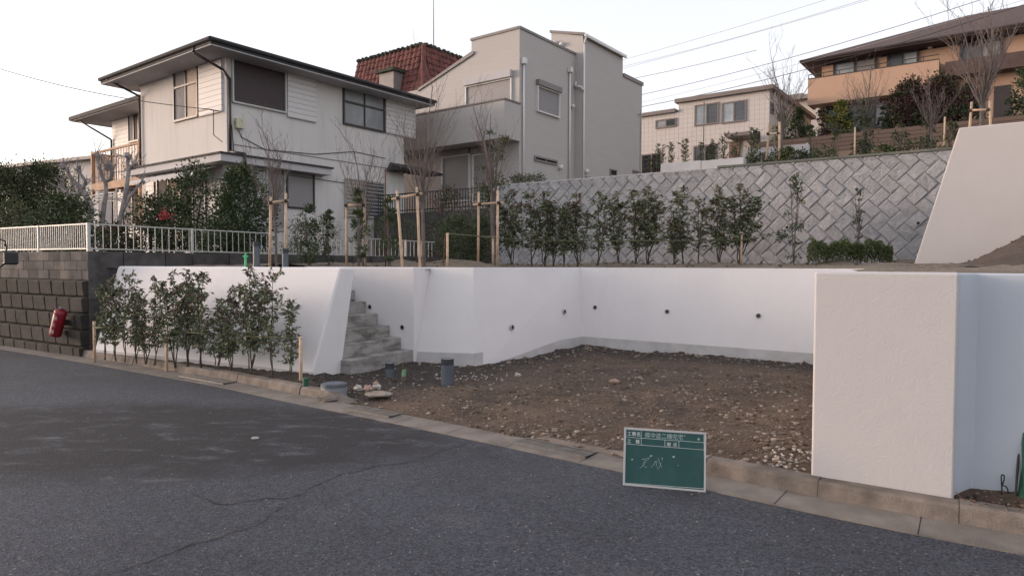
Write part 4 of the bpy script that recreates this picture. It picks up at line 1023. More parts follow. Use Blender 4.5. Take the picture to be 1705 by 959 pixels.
mb = MB(); b5 = [p-Z*.18 for p in q]; mb.add(q+b5+[rdg0, rdg1], [(0, 1, 9, 8), (1, 2, 9), (2, 3, 8, 9), (3, 0, 8), (4, 5, 1, 0), (5, 6, 2, 1), (6, 7, 3, 2), (7, 4, 0, 3), (7, 6, 5, 4)]); ro4 = mb.build('roof', 'brownroof', h4)
mb = MB(); mb.tube(q[0]-Z*.06, q[1]-Z*.06, .08, .08, 8); mb.tube(q[0]-Z*.06, q[3]-Z*.06, .08, .08, 8); mb.build('rain_gutter', 'dark', h4)
# balcony
sb1 = f4.hit(1563, 125, 1.0)[0]; zb4t = f4.hit(1345, 133, 1.0)[1]; zb4b = f4.hit(1345, 176, 1.0)[1]; sb0_ = f4.hit(1345, 150, 1.0)[0]
mb = MB(); mb.fbox(f4, sb0_, sb1, zb4b, zb4t, .88, 1.0); mb.fbox(f4, sb0_, sb0_+.12, zb4b+.001, zb4t-.001, -.4, .879); mb.fbox(f4, sb1-.12, sb1, zb4b+.001, zb4t-.001, .001, .879); mb.fbox(f4, sb0_+.13, sb1-.13, zb4b, zb4b+.2, .001, .878)
b4 = mb.build('balcony', 'orange', h4)
mb = MB(); mb.fbox(f4, sb0_, sb1, zb4t+.25, zb4t+.29, .92, .96); s = sb0_
while s < sb1: mb.fbox(f4, s, s+.03, zb4t+.0, zb4t+.25, .925, .955); s += .8
mb.fbox(f4, sb0_-.01, sb1+.01, zb4t+.0, zb4t+.05, .86, 1.02); mb.build('balcony_rail', 'dark', b4)
zb4 = f4.hit(1400, 122)[1]
def dw(x0, y0, x1, y1, panes, nm='window'): return win(h4, f4, x0, y0, x1, y1, 'dark', panes, .12, .08, nm)
a0, _ = f4.hit(1388, 100); a1, _ = f4.hit(1460, 100); _, zt4 = f4.hit(1388, 93)
MB().fbox(f4, a0, a1, zt4-.0, z4-.28, .001, .06).build('lintel', 'dark', h4)
win(h4, f4, 0, 0, 0, 0, 'dark', ('skyglass', 'blind'), .1, .08, rect=(a0, zt4, a1, zb4t-.3))
a0, _ = f4.hit(1477, 90); a1, _ = f4.hit(1530, 90); _, zt4 = f4.hit(1477, 86)
MB().fbox(f4, a0, a1, zt4, z4-.28, .001, .06).build('lintel', 'dark', h4)
win(h4, f4, 0, 0, 0, 0, 'dark', ('glass', 'skyglass'), .1, .08, rect=(a0, zt4, a1, zb4t-.3))
a0, zt4 = f4.hit(1598, 76); a1, _ = f4.hit(1670, 70); _, zz = f4.hit(1598, 106)
win(h4, f4, 0, 0, 0, 0, 'dark', ('glass', 'curtain'), .1, .08, rect=(a0, zt4, a1, zz)); MB().fbox(f4, a0-.1, a1+.1, zt4+.001, z4-.28, .001, .06).build('lintel', 'dark', h4)
_, zz = f4.hit(1598, 108); _, zz2 = f4.hit(1598, 132); a0, _ = f4.hit(1565, 110)
MB().fbox(f4, a0+.3, L4+.2, zz2, zz, -.02, .9).build('brown_canopy', 'brownroof', h4)
vent(h4, f4.P(*f4.hit(1549, 78)), f4.n, .14)
for xx, pn_ in (((1376, 178, 1400, 220), ('darkglass', 'glass')), ((1412, 172, 1480, 212), ('glass', 'darkglass', 'curtain')), ((1500, 165, 1560, 205), ('darkglass', 'darkglass')), ((1600, 150, 1640, 190), ('darkglass', 'glass'))): dw(*xx, pn_, 'patio_door')
a0, zt4 = f4.hit(1655, 145); a1, _ = f4.hit(1683, 145); MB().fbox(f4, a0, a1, zg4, zt4, -.01, .06).build('front_door', 'dark', h4)
# brown board fence wall
w0 = gp(1250, 246, 7.2); w1 = gp(1600, 195, 7.2); w0 = pz(1250, 31, 0); zf0 = zat(w0, 238)
fw_ = Face(w0, -W); Lf = 18; 
wf = thing('board_fence', atz(w0, zf0-1.2), 'brown horizontal board fence on a tan wall below the orange house', 'fence')
MB().fbox(fw_, 0, Lf, 4.6, zf0-.75, -.2, 0).build('base_wall', 'fencebase', wf); MB().fbox(fw_, 0, Lf, zf0-.749, zf0, -.15, -.02).build('boards', 'fencewood', wf)
mb = MB(); mb.fbox(fw_, -.0, .08, zf0-.7, zf0+.6, -.9, -.02); mb.build('end_panel', 'black', wf)
# ------------------------------------------------------------------ net fence on top of the block wall
fN = Face(G0+nG*.9, rG); sN0, zN1 = fN.hit(1066, 180); sN1 = fN.hit(1290, 200)[0]; zN0 = 4.1; zN1 = fN.hit(1180, 170)[1]
nf = thing('net_fence', fN.P(sN0, zN0), 'thin see-through net fence in front of the pale tiled house', 'fence')
mb = MB(); s = sN0
while s < sN1: mb.fbox(fN, s, s+.0028, zN0, zN1, 0, .004); s += .12
z_ = zN0
while z_ < zN1: mb.fbox(fN, sN0, sN1, z_, z_+.0028, .0045, .0085); z_ += .12
mb.build('net', 'greytrim', nf)
for s in (sN0, (sN0+sN1)/2, sN1): MB().tube(fN.P(s, zN0-.2, -.02), fN.P(s, zN1+.02, -.02), .014, .014, 6).build('post', 'greytrim', nf)
#%%PLANTS
# ------------------------------------------------------------------ plants
def leafquads(P, D, ln, wd, rng):
    """P centres, D directions -> folded four-cornered leaves (numpy)"""
    n = len(P); D = D/np.maximum(np.linalg.norm(D, axis=1, keepdims=True), 1e-6)
    X = rng.normal(size=(n, 3)); S_ = np.cross(D, X); S_ /= np.maximum(np.linalg.norm(S_, axis=1, keepdims=True), 1e-6)
    N_ = np.cross(S_, D); l = ln*rng.uniform(.65, 1.2, (n, 1)); w_ = wd*rng.uniform(.7, 1.15, (n, 1))
    b = P; m_ = P+D*l*.5+N_*l*.06; t = P+D*l-N_*l*.12
    V_ = np.stack([b, m_+S_*w_*.5, t, m_-S_*w_*.5], 1).reshape(-1, 3); return V_
def foliage(mb, P, D, ln, wd, rng, mi):
    if len(P) == 0: return
    Vv = leafquads(np.array(P, float), np.array(D, float), ln, wd, rng); n = len(P)
    mi = [mi]*n if isinstance(mi, int) else mi
    o = len(mb.v); mb.v += [tuple(x) for x in Vv]; mb.f += [(o+4*i, o+4*i+1, o+4*i+2, o+4*i+3) for i in range(n)]; mb.mi += list(mi)
def photinia(h, seed, wide=.2, dens=1.0, red=.35):
    """upright shrub: a few thin stems with side shoots and drooping leaves"""
    rng = np.random.default_rng(seed); root = thing('photinia_shrub', (0, 0, 0), 'x', 'shrub'); st_ = MB(); P = []; D = []; mi = []
    ns = int(rng.integers(2, 5))
    for s_ in range(ns):
        ang = rng.uniform(0, 6.28); hh_ = h*(1 if s_ == 0 else rng.uniform(.68, .96)); sp = .02 if s_ == 0 else rng.uniform(.06, wide*.75)
        pts = [Vector((rng.normal()*.008, rng.normal()*.008, 0))]; k = 9
        for i in range(1, k+1):
            t = i/k; pts.append(Vector((math.cos(ang)*sp*t**.8+rng.normal()*.012, math.sin(ang)*sp*t**.8+rng.normal()*.012, hh_*t)))
        st_.path(pts, .0095, 5, 0, .003)
        z = .2*h+rng.uniform(0, .05)
        while z < hh_:
            t = z/hh_; i = min(k-1, int(t*k)); p = pts[i].lerp(pts[i+1], t*k-i)
            prof = max(.3, .75+.35*math.sin(math.pi*min(1, t*1.02))+.45*math.sin(z*7.5+seed*2.1+s_*1.7)) if t < .93 else .45
            for q_ in range(int(rng.integers(1, 3))):
                a = rng.uniform(0, 6.28); L = wide*prof*rng.uniform(.25, .85); el = rng.uniform(.3, 1.0)
                d = Vector((math.cos(a)*math.cos(el), math.sin(a)*math.cos(el), math.sin(el))); e = p+d*L
                st_.tube(p, e, .0035, .0018, 3, 0, False)
                nl = max(3, int(L/.2*8*dens))+int(rng.integers(1, 5)); isred = rng.random() < (red*(.15+1.6*max(0, t-.45)))
                for j in range(nl):
                    u = rng.uniform(.2, 1.05); c = p+d*L*u; P.append((c.x, c.y, c.z)); dd = d*.45+Vector((rng.normal()*.6, rng.normal()*.6, rng.normal()*.5-.6)); D.append(tuple(dd)); mi.append(1 if (isred and rng.random() < .8) else 0)
            z += rng.uniform(.03, .062)
        for j in range(7): c = pts[-1]+Vector((0, 0, rng.uniform(-.04, .01))); P.append(tuple(c)); D.append((rng.normal(), rng.normal(), rng.normal()*.5-.1)); mi.append(1 if rng.random() < .6 else 0)
    st_.build('stem', 'stem', root); mb = MB(); foliage(mb, P, D, .076, .032, rng, mi); mb.build('foliage', ['pgreen', 'pred'], root)
    return root
protos = [photinia(1.5, 11, .32, .9), photinia(1.5, 12, .27, .85), photinia(1.5, 13, .29, .95), photinia(1.5, 14, .20, .75), photinia(1.5, 15, .35, .95), photinia(1.5, 16, .24, .6)]
used = [False]*len(protos)
def place(k, loc, h, rz, label, group, sc=None):
    s = sc or h/1.5
    if not used[k]:
        o = protos[k]; used[k] = True; o.location = loc; o.rotation_euler = (0, 0, rz); o.scale = (s, s, h/1.5); o['label'] = label; o['group'] = group; return o
    return dup(protos[k], loc, rz, s, label, group, h/1.5)
rng = random.Random(21)
# roadside row in front of the long wall
def strip_pt(px):      # planting line .22 m in front of the wall foot
    a = atz(L1, 0)-nL*.20; p = col(a, vL, px); return atz(p, 0)
low = [(176, 474, 3, 'sparse shrub at the dark left end of the roadside row, before the old wall'),
 (193, 462, 1, 'first full shrub against the white wall from the left end of the roadside row'),
 (209, 456, 0, 'tall dense shrub second from the left against the long white wall'),
 (228, 464, 2, 'bushy shrub third along the white wall, right of the tall dense one'),
 (243, 500, 5, 'short thin shrub tucked behind the bushy ones in the roadside row'),
 (258, 464, 3, 'narrow shrub left of the first pale stake in the roadside row'),
 (292, 452, 1, 'reddish-topped shrub just right of the first pale stake by the road'),
 (314, 449, 4, 'broad leafy shrub with reddish tips in the middle of the roadside row'),
 (336, 455, 5, 'airy upright shrub with fine leaves left of the gap by the road'),
 (364, 497, 2, 'lower rounded shrub just right of the gap in the roadside row'),
 (384, 478, 1, 'medium shrub left of the tallest one by the road'),
 (418, 443, 4, 'tallest broadest shrub of the roadside row, reaching the wall top'),
 (453, 453, 0, 'second tallest shrub near the right end of the roadside row'),
 (484, 502, 3, 'thin short shrub at the right end of the roadside row beside the end stake')]
for px, py, k, lab in low:
    p = strip_pt(px); zb_ = .07; h = zat(p, py)-zb_
    place(k, atz(p, zb_), h, rng.uniform(0, 6.28), lab, 'shrubs planted along the road below the white wall', max(.9, h/1.5)*1.0)
# upper row before the block wall
up_ = [(852, 316, 4, 'dense reddish shrub at the left end of the row before the block wall'),
 (884, 322, 0, 'full dark shrub second from the left before the block wall'),
 (908, 319, 2, 'bushy red-tipped shrub third from the left before the block wall'),
 (921, 345, 5, 'thin gappy shrub between two bushy ones before the block wall'),
 (938, 338, 1, 'bushy shrub fifth from the left before the block wall'),
 (961, 322, 2, 'tall red-topped shrub left of the wide gap before the block wall'),
 (996, 322, 3, 'slim narrow shrub standing alone left of centre before the block wall'),
 (1030, 321, 1, 'open shrub with reddish top just left of the broad spreading one'),
 (1058, 318, 5, 'light airy shrub crowding the broad spreading one from the left'),
 (1079, 311, 4, 'tall broad spreading shrub in the middle of the block wall row'),
 (1123, 350, 2, 'low-branched dark shrub right of the broad spreading one'),
 (1138, 314, 3, 'upright shrub with a dark red top behind the low-branched one'),
 (1163, 332, 0, 'leafy shrub third from the right end of the block wall row'),
 (1198, 310, 1, 'tall straight shrub second from the right end of the block wall row'),
 (1230, 306, 4, 'tall wide shrub by the end stake at the right of the block wall row')]
HY = lambda px: 13.7+.9*sstep(840, 1240, px)
for px, py, k, lab in up_:
    p = tpt(px, HY(px)); h = zat(p, py)-p.z
    place(k, p, h, rng.uniform(0, 6.28), lab, 'shrubs in a row before the diagonal block wall', h/1.5*1.35)
# hill-top shrubs by the net fence
for px, py, k, lab in [(1081, 262, 3, 'small shrub leftmost behind the net fence top left'), (1097, 240, 5, 'shrub second from the left along the net fence'), (1116, 238, 3, 'thin upright shrub in front of net left of centre'),
    (1141, 232, 5, 'slender shrub in front of net centre, right of the thin one'), (1166, 238, 3, 'small-topped shrub left of the patio door of the tiled house'), (1187, 232, 1, 'leafy shrub overlapping the patio door of the tiled house'),
    (1206, 222, 0, 'dark shrub just right of the patio door of the tiled house'), (1226, 222, 3, 'narrow shrub before the porch of the tiled house'), (1252, 213, 5, 'tall reddish shrub left of the paired hill stakes')]:
    p = pz(px, 0, 0) if 0 else None
    f = Face(G0+nG*.75, rG); s, _ = f.hit(px, 270); q = f.P(s, 4.03); h = zat(q, py)-4.03
    place(k, q, max(.4, h), rng.uniform(0, 6.28), lab, 'young shrubs along the net fence', .7)
# generic bush
def bush(name, base, rx, ry, h, mats, n, seed, label, cat='bush', group=None, leaf=.07, lw_=.035, z0=.1, trunk=True, shape=1.0, par=None, weights=None, lift=0, clump=None, tr=1.0):
    r = np.random.default_rng(seed); root = par or thing(name, base, label, cat, group); mb = MB(); P = []; D = []; mi = []
    nc = max(12, n//28); mats = mats if isinstance(mats, list) else [mats]
    b = np.array(base)
    for c in range(nc):
        th = r.uniform(0, 2*math.pi); v = r.uniform(0, 1); 
        rad = (r.uniform(.25, 1)**.5); zz = z0*h+lift+(h*(1-z0)-lift)*v
        prof = (math.sin(math.pi*min(1, .12+.88*v)**shape))**.6 if v < .98 else .2
        prof *= 1+.25*math.sin(3*th+seed)+.15*r.normal()
        cc = b+np.array([math.cos(th)*rx*rad*prof, math.sin(th)*ry*rad*prof, zz])
        cs = (clump or min(rx, ry)*.34)*r.uniform(.6, 1.2); k = 28; tone = int(r.choice(len(mats), p=weights))
        pp = cc+r.normal(size=(k, 3))*cs*np.array([.55, .55, .42]); out = (pp-cc)*2/cs+(cc-b-np.array([0, 0, h*.4]))/max(rx, .1)*.5+r.normal(size=(k, 3))*.6
        pp[:, 2] = np.maximum(pp[:, 2], b[2]+.02)
        P += pp.tolist(); D += out.tolist(); mi += [tone]*k
    foliage(mb, P, D, leaf, lw_, r, mi); mb.build('foliage', mats, root)
    if trunk:
        t_ = MB(); B = Vector(base)
        for q_ in range(3):
            a = r.uniform(0, 6.28); e = B+Vector((math.cos(a)*rx*.4, math.sin(a)*ry*.4, h*.75)); t_.path([B-Z*.05, B.lerp(e, .4)+Vector((0, 0, h*.08)), e], (.02+.008*h)*tr, 6, 0, .006*tr)
            for w_ in range(5):
                s_ = B.lerp(e, r.uniform(.4, 1)); t_.tube(s_, s_+Vector((r.normal()*rx*.4, r.normal()*ry*.4, r.uniform(.1, .3)*h)), .008, .003, 4)
        t_.build('branches', 'bark', root)
    return root
def bpx(name, px, Y, ytop, wpx, mats, n, seed, label, zb_=None, **k):
    p = pd(px, 441, Y); z = T(p.x, p.y) if zb_ is None else zb_; h = zat(p, ytop)-z; rx = wpx/2/F*Y
    return bush(name, Vector((p.x, p.y, z)), rx, rx, h, mats, n, seed, label, **k)
EV = ['dgreen', 'mgreen']
yg = yz
# left garden mass
bpx('garden_tree', 8, 16.5, 284, 110, ['olive', 'dgreen'], 13000, 31, 'dark bushy garden tree at the far left edge behind the fence', yg, cat='tree', group='garden trees behind the white fence', leaf=.075, lw_=.035)
bpx('garden_tree', 75, 16.8, 280, 100, ['olive', 'dgreen'], 13000, 32, 'dark broad garden tree below the low pale house', yg, cat='tree', group='garden trees behind the white fence', leaf=.075, lw_=.035)
bpx('garden_bush', 112, 14.0, 330, 90, EV, 5000, 33, 'green bush spilling over the fence left of the fence corner', yg-.1, leaf=.08, lw_=.04, group='garden bushes behind the fence')
bpx('garden_bush', 20, 14.6, 335, 70, ['olive', 'mgreen'], 1800, 34, 'yellowish bush behind the fence at the far left', yg-.1, leaf=.08, lw_=.03, group='garden bushes behind the fence')
bpx('garden_bush', 252, 14.8, 330, 70, ['mgreen', 'olive', 'dgreen'], 3200, 35, 'open leafy bush behind the fence below the awning left end', yg-.1, group='garden bushes behind the fence')
bpx('garden_tree', 323, 15.2, 272, 80, ['mgreen', 'dgreen'], 3000, 36, 'leafy green garden tree in front of the awning', yg, cat='tree', group='garden trees behind the white fence', leaf=.08, lw_=.04)
bpx('garden_bush', 285, 14.6, 325, 70, EV, 3600, 37, 'green bush under the awning in front of the patio door', yg-.1, group='garden bushes behind the fence')
bpx('garden_tree', 405, 14.8, 284, 84, EV, 6500, 38, 'dense round-topped evergreen before the corner of the white house', yg-.2, cat='tree', group='garden trees behind the white fence', leaf=.09, lw_=.045)
bpx('garden_bush', 360, 14.0, 372, 80, EV, 3000, 39, 'low dark bush behind the fence below the house corner', yg-.1, group='garden bushes behind the fence')
bpx('garden_bush', 196, 13.6, 378, 64, ['mgreen', 'purple'], 2200, 40, 'low straggly bush behind the fence right of its corner', yg-.1, group='garden bushes behind the fence')
mb = MB(); r_ = np.random.default_rng(5); c = pd(276, 358, 13.9); P_ = (np.array(c)+r_.normal(size=(60, 3))*np.array([.07, .07, .07])).tolist(); foliage(mb, P_, r_.normal(size=(60, 3)), .05, .045, r_, 0)
fr = thing('flowering_branch', atz(c, yg), 'small cluster of red blossoms on a twig under the awning', 'flowers'); mb.build('blossoms', 'flower', fr); MB().path([atz(c, yg), atz(c, c.z-.3)+Vector((.05, 0, 0)), c], .012, 5, 0, .004).build('twig', 'bark', fr)
# bushes between fence and terrace
for i, (px, Y, yt_, wp, ms, n, lab) in enumerate([
 (515, 13.2, 345, 30, EV, 1400, 'slim dark evergreen left of the garage-side shutter on the terrace'),
 (500, 17.0, 366, 66, EV, 1500, 'dark loose bush at the foot of the slim evergreen'),
 (548, 13.4, 352, 20, EV, 650, 'thin pointed evergreen right of the grey shutter'),
 (542, 17.4, 362, 50, EV, 1100, 'dark spreading bush behind the thin pointed evergreen'),
 (597, 12.6, 318, 24, EV, 1100, 'narrow dense evergreen in front of the barred window'),
 (648, 12.4, 328, 24, EV, 1000, 'narrow conical evergreen right of the barred window'),
 (632, 18.4, 368, 44, EV, 700, 'low scrub between the two narrow evergreens'),
 (680, 19.0, 370, 40, EV, 800, 'low dark scrub behind the tall bare tree stakes'),
 (745, 15.0, 318, 56, ['dgreen', 'purple'], 1900, 'dark reddish bush below the small porch roof'),
 (765, 13.9, 362, 70, EV, 3200, 'dense dark thicket left of the crossed stakes'),
 (800, 14.6, 366, 60, EV, 2600, 'dense dark thicket directly behind the crossed stakes'),
 (728, 19.4, 366, 44, EV, 1300, 'dark bush at the right end of the white fence'),
 (795, 15.6, 300, 60, ['olive', 'purple'], 700, 'thin reddish shrub before the grey house shutters')]):
    bpx('evergreen_shrub', px, Y, yt_, wp, ms, n, 60+i, lab, group='evergreens and thickets on the terrace', leaf=.06, lw_=.026, shape=.8 if wp < 32 else 1)
# pointed sparse trees before block wall
bpx('young_evergreen', 1321, 13.7, 290, 34, EV, 760, 81, 'sparse pointed evergreen alone before the block wall, left of the low hedge', leaf=.06, lw_=.028, z0=.08, shape=.55, group='sparse pointed young evergreens', clump=.07, tr=.35)
bpx('young_evergreen', 1427, 13.9, 318, 22, EV, 330, 82, 'thin bare-topped young evergreen rising behind the low hedge', leaf=.05, lw_=.022, z0=.05, shape=.5, group='sparse pointed young evergreens', clump=.05, tr=.3)
hd = pd(1415, 441, 12.6)
hg = thing('low_hedge', Vector((hd.x, hd.y, T(hd.x, hd.y))), 'low clipped green hedge in front of the block wall', 'hedge'); mb = MB(); r_ = np.random.default_rng(9); P_ = []; D_ = []
for i in range(7200):
    t = r_.uniform(-1, 1); px = 1415+70*t; Yh = 12.6+r_.uniform(-.28, .28); q = pd(px, 441, Yh); zb_ = T(hd.x, hd.y)-.02; top = zat(q, 404+4*math.sin(t*9)+3*math.sin(t*23+1)+ (8 if abs(t) > .93 else 0))
    sh = r_.uniform(0, 1)**.6; P_.append((q.x, q.y, zb_+(top-zb_)*sh)); D_.append((r_.normal(), -.5+r_.normal(), .3+r_.normal()))
foliage(mb, P_, D_, .045, .024, r_, [int(x) for x in (r_.random(7200) < .3)]); mb.build('foliage', ['hedgeg', 'mgreen'], hg)
mb = MB()
for i in range(12): q = pd(1352+11.4*i, 441, 12.6); b_ = Vector((q.x, q.y, T(q.x, q.y)-.03)); mb.tube(b_, b_+Z*.3+Vector((rng.uniform(-.08, .08), 0, 0)), .012, .006, 5)
mb.build('stems', 'bark', hg)
# bare trees
def bare(base, h, spread, seed, label, group, trunk_h=.3, r0=.035, nb=7, mat='bark', up_=1.0, cat='tree'):
    r = random.Random(seed); root = thing('bare_tree', base, label, cat, group); tk = MB(); tw = MB(); B = Vector(base)
    top = B+Vector((r.uniform(-.05, .05), 0, h*trunk_h))
    tk.path([B-Z*.05, B.lerp(top, .5)+Vector((r.uniform(-.02, .02), 0, 0)), top], r0, 8, 0, r0*.75)
    def grow(p, d, L, rad, lv):
        k = 4; q = p; dd = d.copy(); tgt = tk if lv == 0 else tw
        for i in range(k):
            dd = (dd+Vector((r.gauss(0, .10), r.gauss(0, .10), .08*up_))).normalized(); e = q+dd*L/k; ra, rb_ = rad*(1-.7*i/k), rad*(1-.7*(i+1)/k)
            tgt.tube(q, e, max(.0022, ra), max(.0016, rb_), 5 if lv == 0 else 4, 0, False)
            if lv < 3:
                for c in range((2 if r.random() < .6 else 1) if lv < 1 else (1 if r.random() < (.8 if lv == 1 else .35) else 0)):
                    a = r.uniform(0, 6.28); sd_ = Vector((math.cos(a), math.sin(a), .25)); nd = (dd*.95+sd_*.55).normalized(); grow(q.lerp(e, r.random()), nd, L*r.uniform(.32, .55), ra*.5, lv+1)
            q = e
    for i in range(nb):
        a = 2*math.pi*i/nb+r.uniform(-.4, .4); s_ = B.lerp(top, r.uniform(.75, 1)) ; d = Vector((math.cos(a)*spread/h, math.sin(a)*spread/h, 1)).normalized(); grow(s_, d, h*(1-trunk_h)*r.uniform(.55, .85), r0*.36, 0)
    grow(top, Vector((r.uniform(-.05, .05), 0, 1)), h*(1-trunk_h)*.9, r0*.6, 0)
    tk.build('trunk', mat, root); tw.build('crown', 'twig' if mat == 'bark' else mat, root); return root
def barepx(px, Y, ytop, spread, seed, label, group, zb_=None, **k):
    p = pd(px, 441, Y); z = T(p.x, p.y)-.02 if zb_ is None else zb_; b = Vector((p.x, p.y, z)); return bare(b, zat(b, ytop)-z, spread, seed, label, group, **k)
gt_ = 'leafless young trees on the terrace'
barepx(460, 11.7, 212, .75, 1, 'leafless vase-shaped tree left on the terrace between two stakes', gt_, trunk_h=.42, nb=8, r0=.026)
barepx(604, 13.0, 226, .95, 2, 'leafless tree with spreading twigs in front of the barred window', gt_, trunk_h=.34, nb=7, r0=.028)
barepx(706, 12.0, 118, 1.0, 3, 'tallest leafless tree on the terrace before the gap between houses', gt_, trunk_h=.36, nb=9, r0=.036)
barepx(822, 13.3, 160, .8, 4, 'leafless tree with a few evergreen leaves before the grey house', gt_, trunk_h=.45, nb=8, r0=.034)
_p = pd(822, 441, 13.5); bush('evergreen_shrub', Vector((_p.x, _p.y, T(_p.x, _p.y))), .28, .28, zat(_p, 190)-1.6, ['olive', 'mgreen'], 620, 71, 'tall thin leafy evergreen twined with the bare tree before the grey house', 'shrub', 'evergreens and thickets on the terrace', .08, .03, .35, True, .8)
for i, (px, yt_, lab) in enumerate([(842, 296, 'small scrubby bush on the left end of the block wall top'), (872, 292, 'low scrubby bush on the block wall top before the grey house window'), (893, 298, 'tiny bush on the block wall top right of the downpipe')]):
    f = Face(G0+nG*.7, rG); q = f.P(max(.1, f.hit(px, 305)[0]), 4.0); bush('wall_top_bush', q, .32, .3, max(.3, zat(q, yt_)-4.0), ['dgreen', 'olive'], 260, 170+i, lab, group='scrub on the block wall top', leaf=.06, lw_=.03)
# hill plants
def hq(px, q, py=250):
    f = Face(G0+nG*q, rG); s, _ = f.hit(px, py); p = f.P(s, 0); return V(p.x, p.y, hillz(p))
def hillz(p):
    r = atz(p, 0)-atz(G0, 0); s, q = r.dot(rG), r.dot(nG)-.05
    j = max(i for i in range(len(HS)) if HS[i] <= max(0, q)); j = min(j, len(HS)-2); t = (max(0, q)-HS[j])/(HS[j+1]-HS[j])
    return hillpt(HS[j], s).z*(1-t)+hillpt(HS[j+1], s).z*t
gh = 'young trees and bushes on the slope below the orange house'
for i, (px, q, ytop, wp, ms, n, lab) in enumerate([
 (1257, 1.2, 252, 30, ['hedgeg', 'mgreen'], 500, 'small rounded green bush left of the hill stakes'),
 (1293, 1.0, 246, 38, ['mgreen', 'hedgeg'], 600, 'open green bush right behind the left hill stake'),
 (1312, .8, 262, 22, ['mgreen', 'hedgeg'], 300, 'tiny green bush at the wall top right of the hill stakes'),
 (1334, 1.4, 250, 34, ['dgreen', 'mgreen'], 500, 'dark round bush on the block wall top before the tan wall'),
 (1372, 2.6, 248, 50, ['hedgeg', 'mgreen'], 700, 'yellow-green low bush right of the dark round one'),
 (1348, 4, 212, 22, ['dgreen'], 450, 'thin dark conifer left before the tan wall'),
 (1391, 4, 220, 18, ['olive', 'dgreen'], 350, 'small brownish conifer before the tan wall'),
 (1437, 3.0, 238, 42, ['dgreen', 'hedgeg'], 600, 'low bush at the foot of the leafy column tree'),
 (1438, 4.5, 162, 26, ['olive', 'dgreen'], 1100, 'tall ivy-clad column tree on the slope'),
 (1474, 2.6, 244, 34, ['hedgeg', 'dgreen'], 400, 'low hedge clump right of the column tree'),
 (1497, 3, 206, 22, ['dgreen'], 500, 'dark egg-shaped conifer mid-slope'),
 (1532, 2.6, 234, 46, ['hedgeg', 'dgreen'], 500, 'low hedge clump left of the pale wall edge'),
 (1546, 3.5, 188, 20, ['dgreen'], 450, 'slender dark conifer right of the egg-shaped one'),
 (1582, 2.2, 205, 26, ['olive', 'dgreen'], 450, 'brownish shrub next to the slanting pale wall')]):
    p = hq(px, q); h = max(.35, zat(p, ytop)-p.z); rx = wp/2/F*p.y
    bush('hill_shrub', p, rx, rx, h, ms, n, 100+i, lab, 'shrub', gh, .075, .035, .05, True, .9)
g4_ = 'plants in the orange house garden'
fg = Face(fw_.P(0, 0, -1.2), fw_.d)
for i, (px, ytop, ybot, wp, ms, n, o, lab, c) in enumerate([
 (1302, 190, 245, 32, ['yellowg', 'olive'], 1200, 0, 'yellow-tipped upright conifer beside the tiled house', 'conifer'),
 (1329, 184, 245, 34, ['hedgeg', 'dgreen'], 1400, 0, 'green upright conifer left of the orange house corner', 'conifer'),
 (1367, 186, 232, 28, ['purple', 'dgreen'], 1000, 0, 'dark reddish ball-shaped bush at the orange house corner', 'bush'),
 (1400, 172, 222, 38, ['yellowg', 'hedgeg'], 1400, 0, 'bright yellow-green clipped bush under the balcony', 'bush'),
 (1414, 190, 226, 40, ['blueg', 'dgreen'], 1400, -.5, 'blue-green bush in front of the bright yellow one', 'bush'),
 (1472, 182, 225, 20, ['blueg', 'dgreen'], 600, 0, 'small dark cone left of the red hedge', 'conifer'),
 (1515, 140, 218, 78, ['purple', 'purple', 'dgreen'], 7000, -.8, 'big dark red clipped hedge bush, left half', 'bush'),
 (1566, 132, 212, 80, ['purple', 'purple', 'dgreen'], 7500, -.8, 'big dark red clipped hedge bush, right half', 'bush'),
 (1612, 142, 205, 50, ['purple', 'dgreen'], 1700, -.4, 'sparser dark red bush behind the upper stakes', 'bush'),
 (1703, 118, 200, 40, ['mgreen', 'dgreen'], 1500, -1, 'green garden bush at the right frame edge', 'bush')]):
    f = Face(fw_.P(0, 0, -1.3+o), fw_.d); s, zt_ = f.hit(px, ytop); p = f.P(s, 0); zb_ = 6.2; rx = wp/2/F*p.y
    bush('garden_bush', atz(p, zb_), rx, rx*.8, zt_-zb_, ms, n, 130+i, lab, c, g4_, .13, .07, .25, True, .75)
p = hq(1303, 1.6); bare(p, zat(p, 78)-p.z, 1.15, 7, 'tall leafless tree with thin upright twigs left of the orange house', 'leafless trees on the slope', .38, .04, 8)
p = hq(1442, 4.6); bare(p, zat(p, 100)-p.z, 1.6, 8, 'leafless spreading tree in front of the orange balcony', 'leafless trees on the slope', .45, .04, 9)
p = hq(1634, 2.2); bare(p, zat(p, -20)-p.z, 1.5, 9, 'largest leafless tree high on the slope before the orange house', 'leafless trees on the slope', .33, .06, 12)
p = hq(1550, 3.0); bare(p, zat(p, 120)-p.z, 1.0, 10, 'faint leafless tree in front of the dark red hedge', 'leafless trees on the slope', .4, .03, 6)
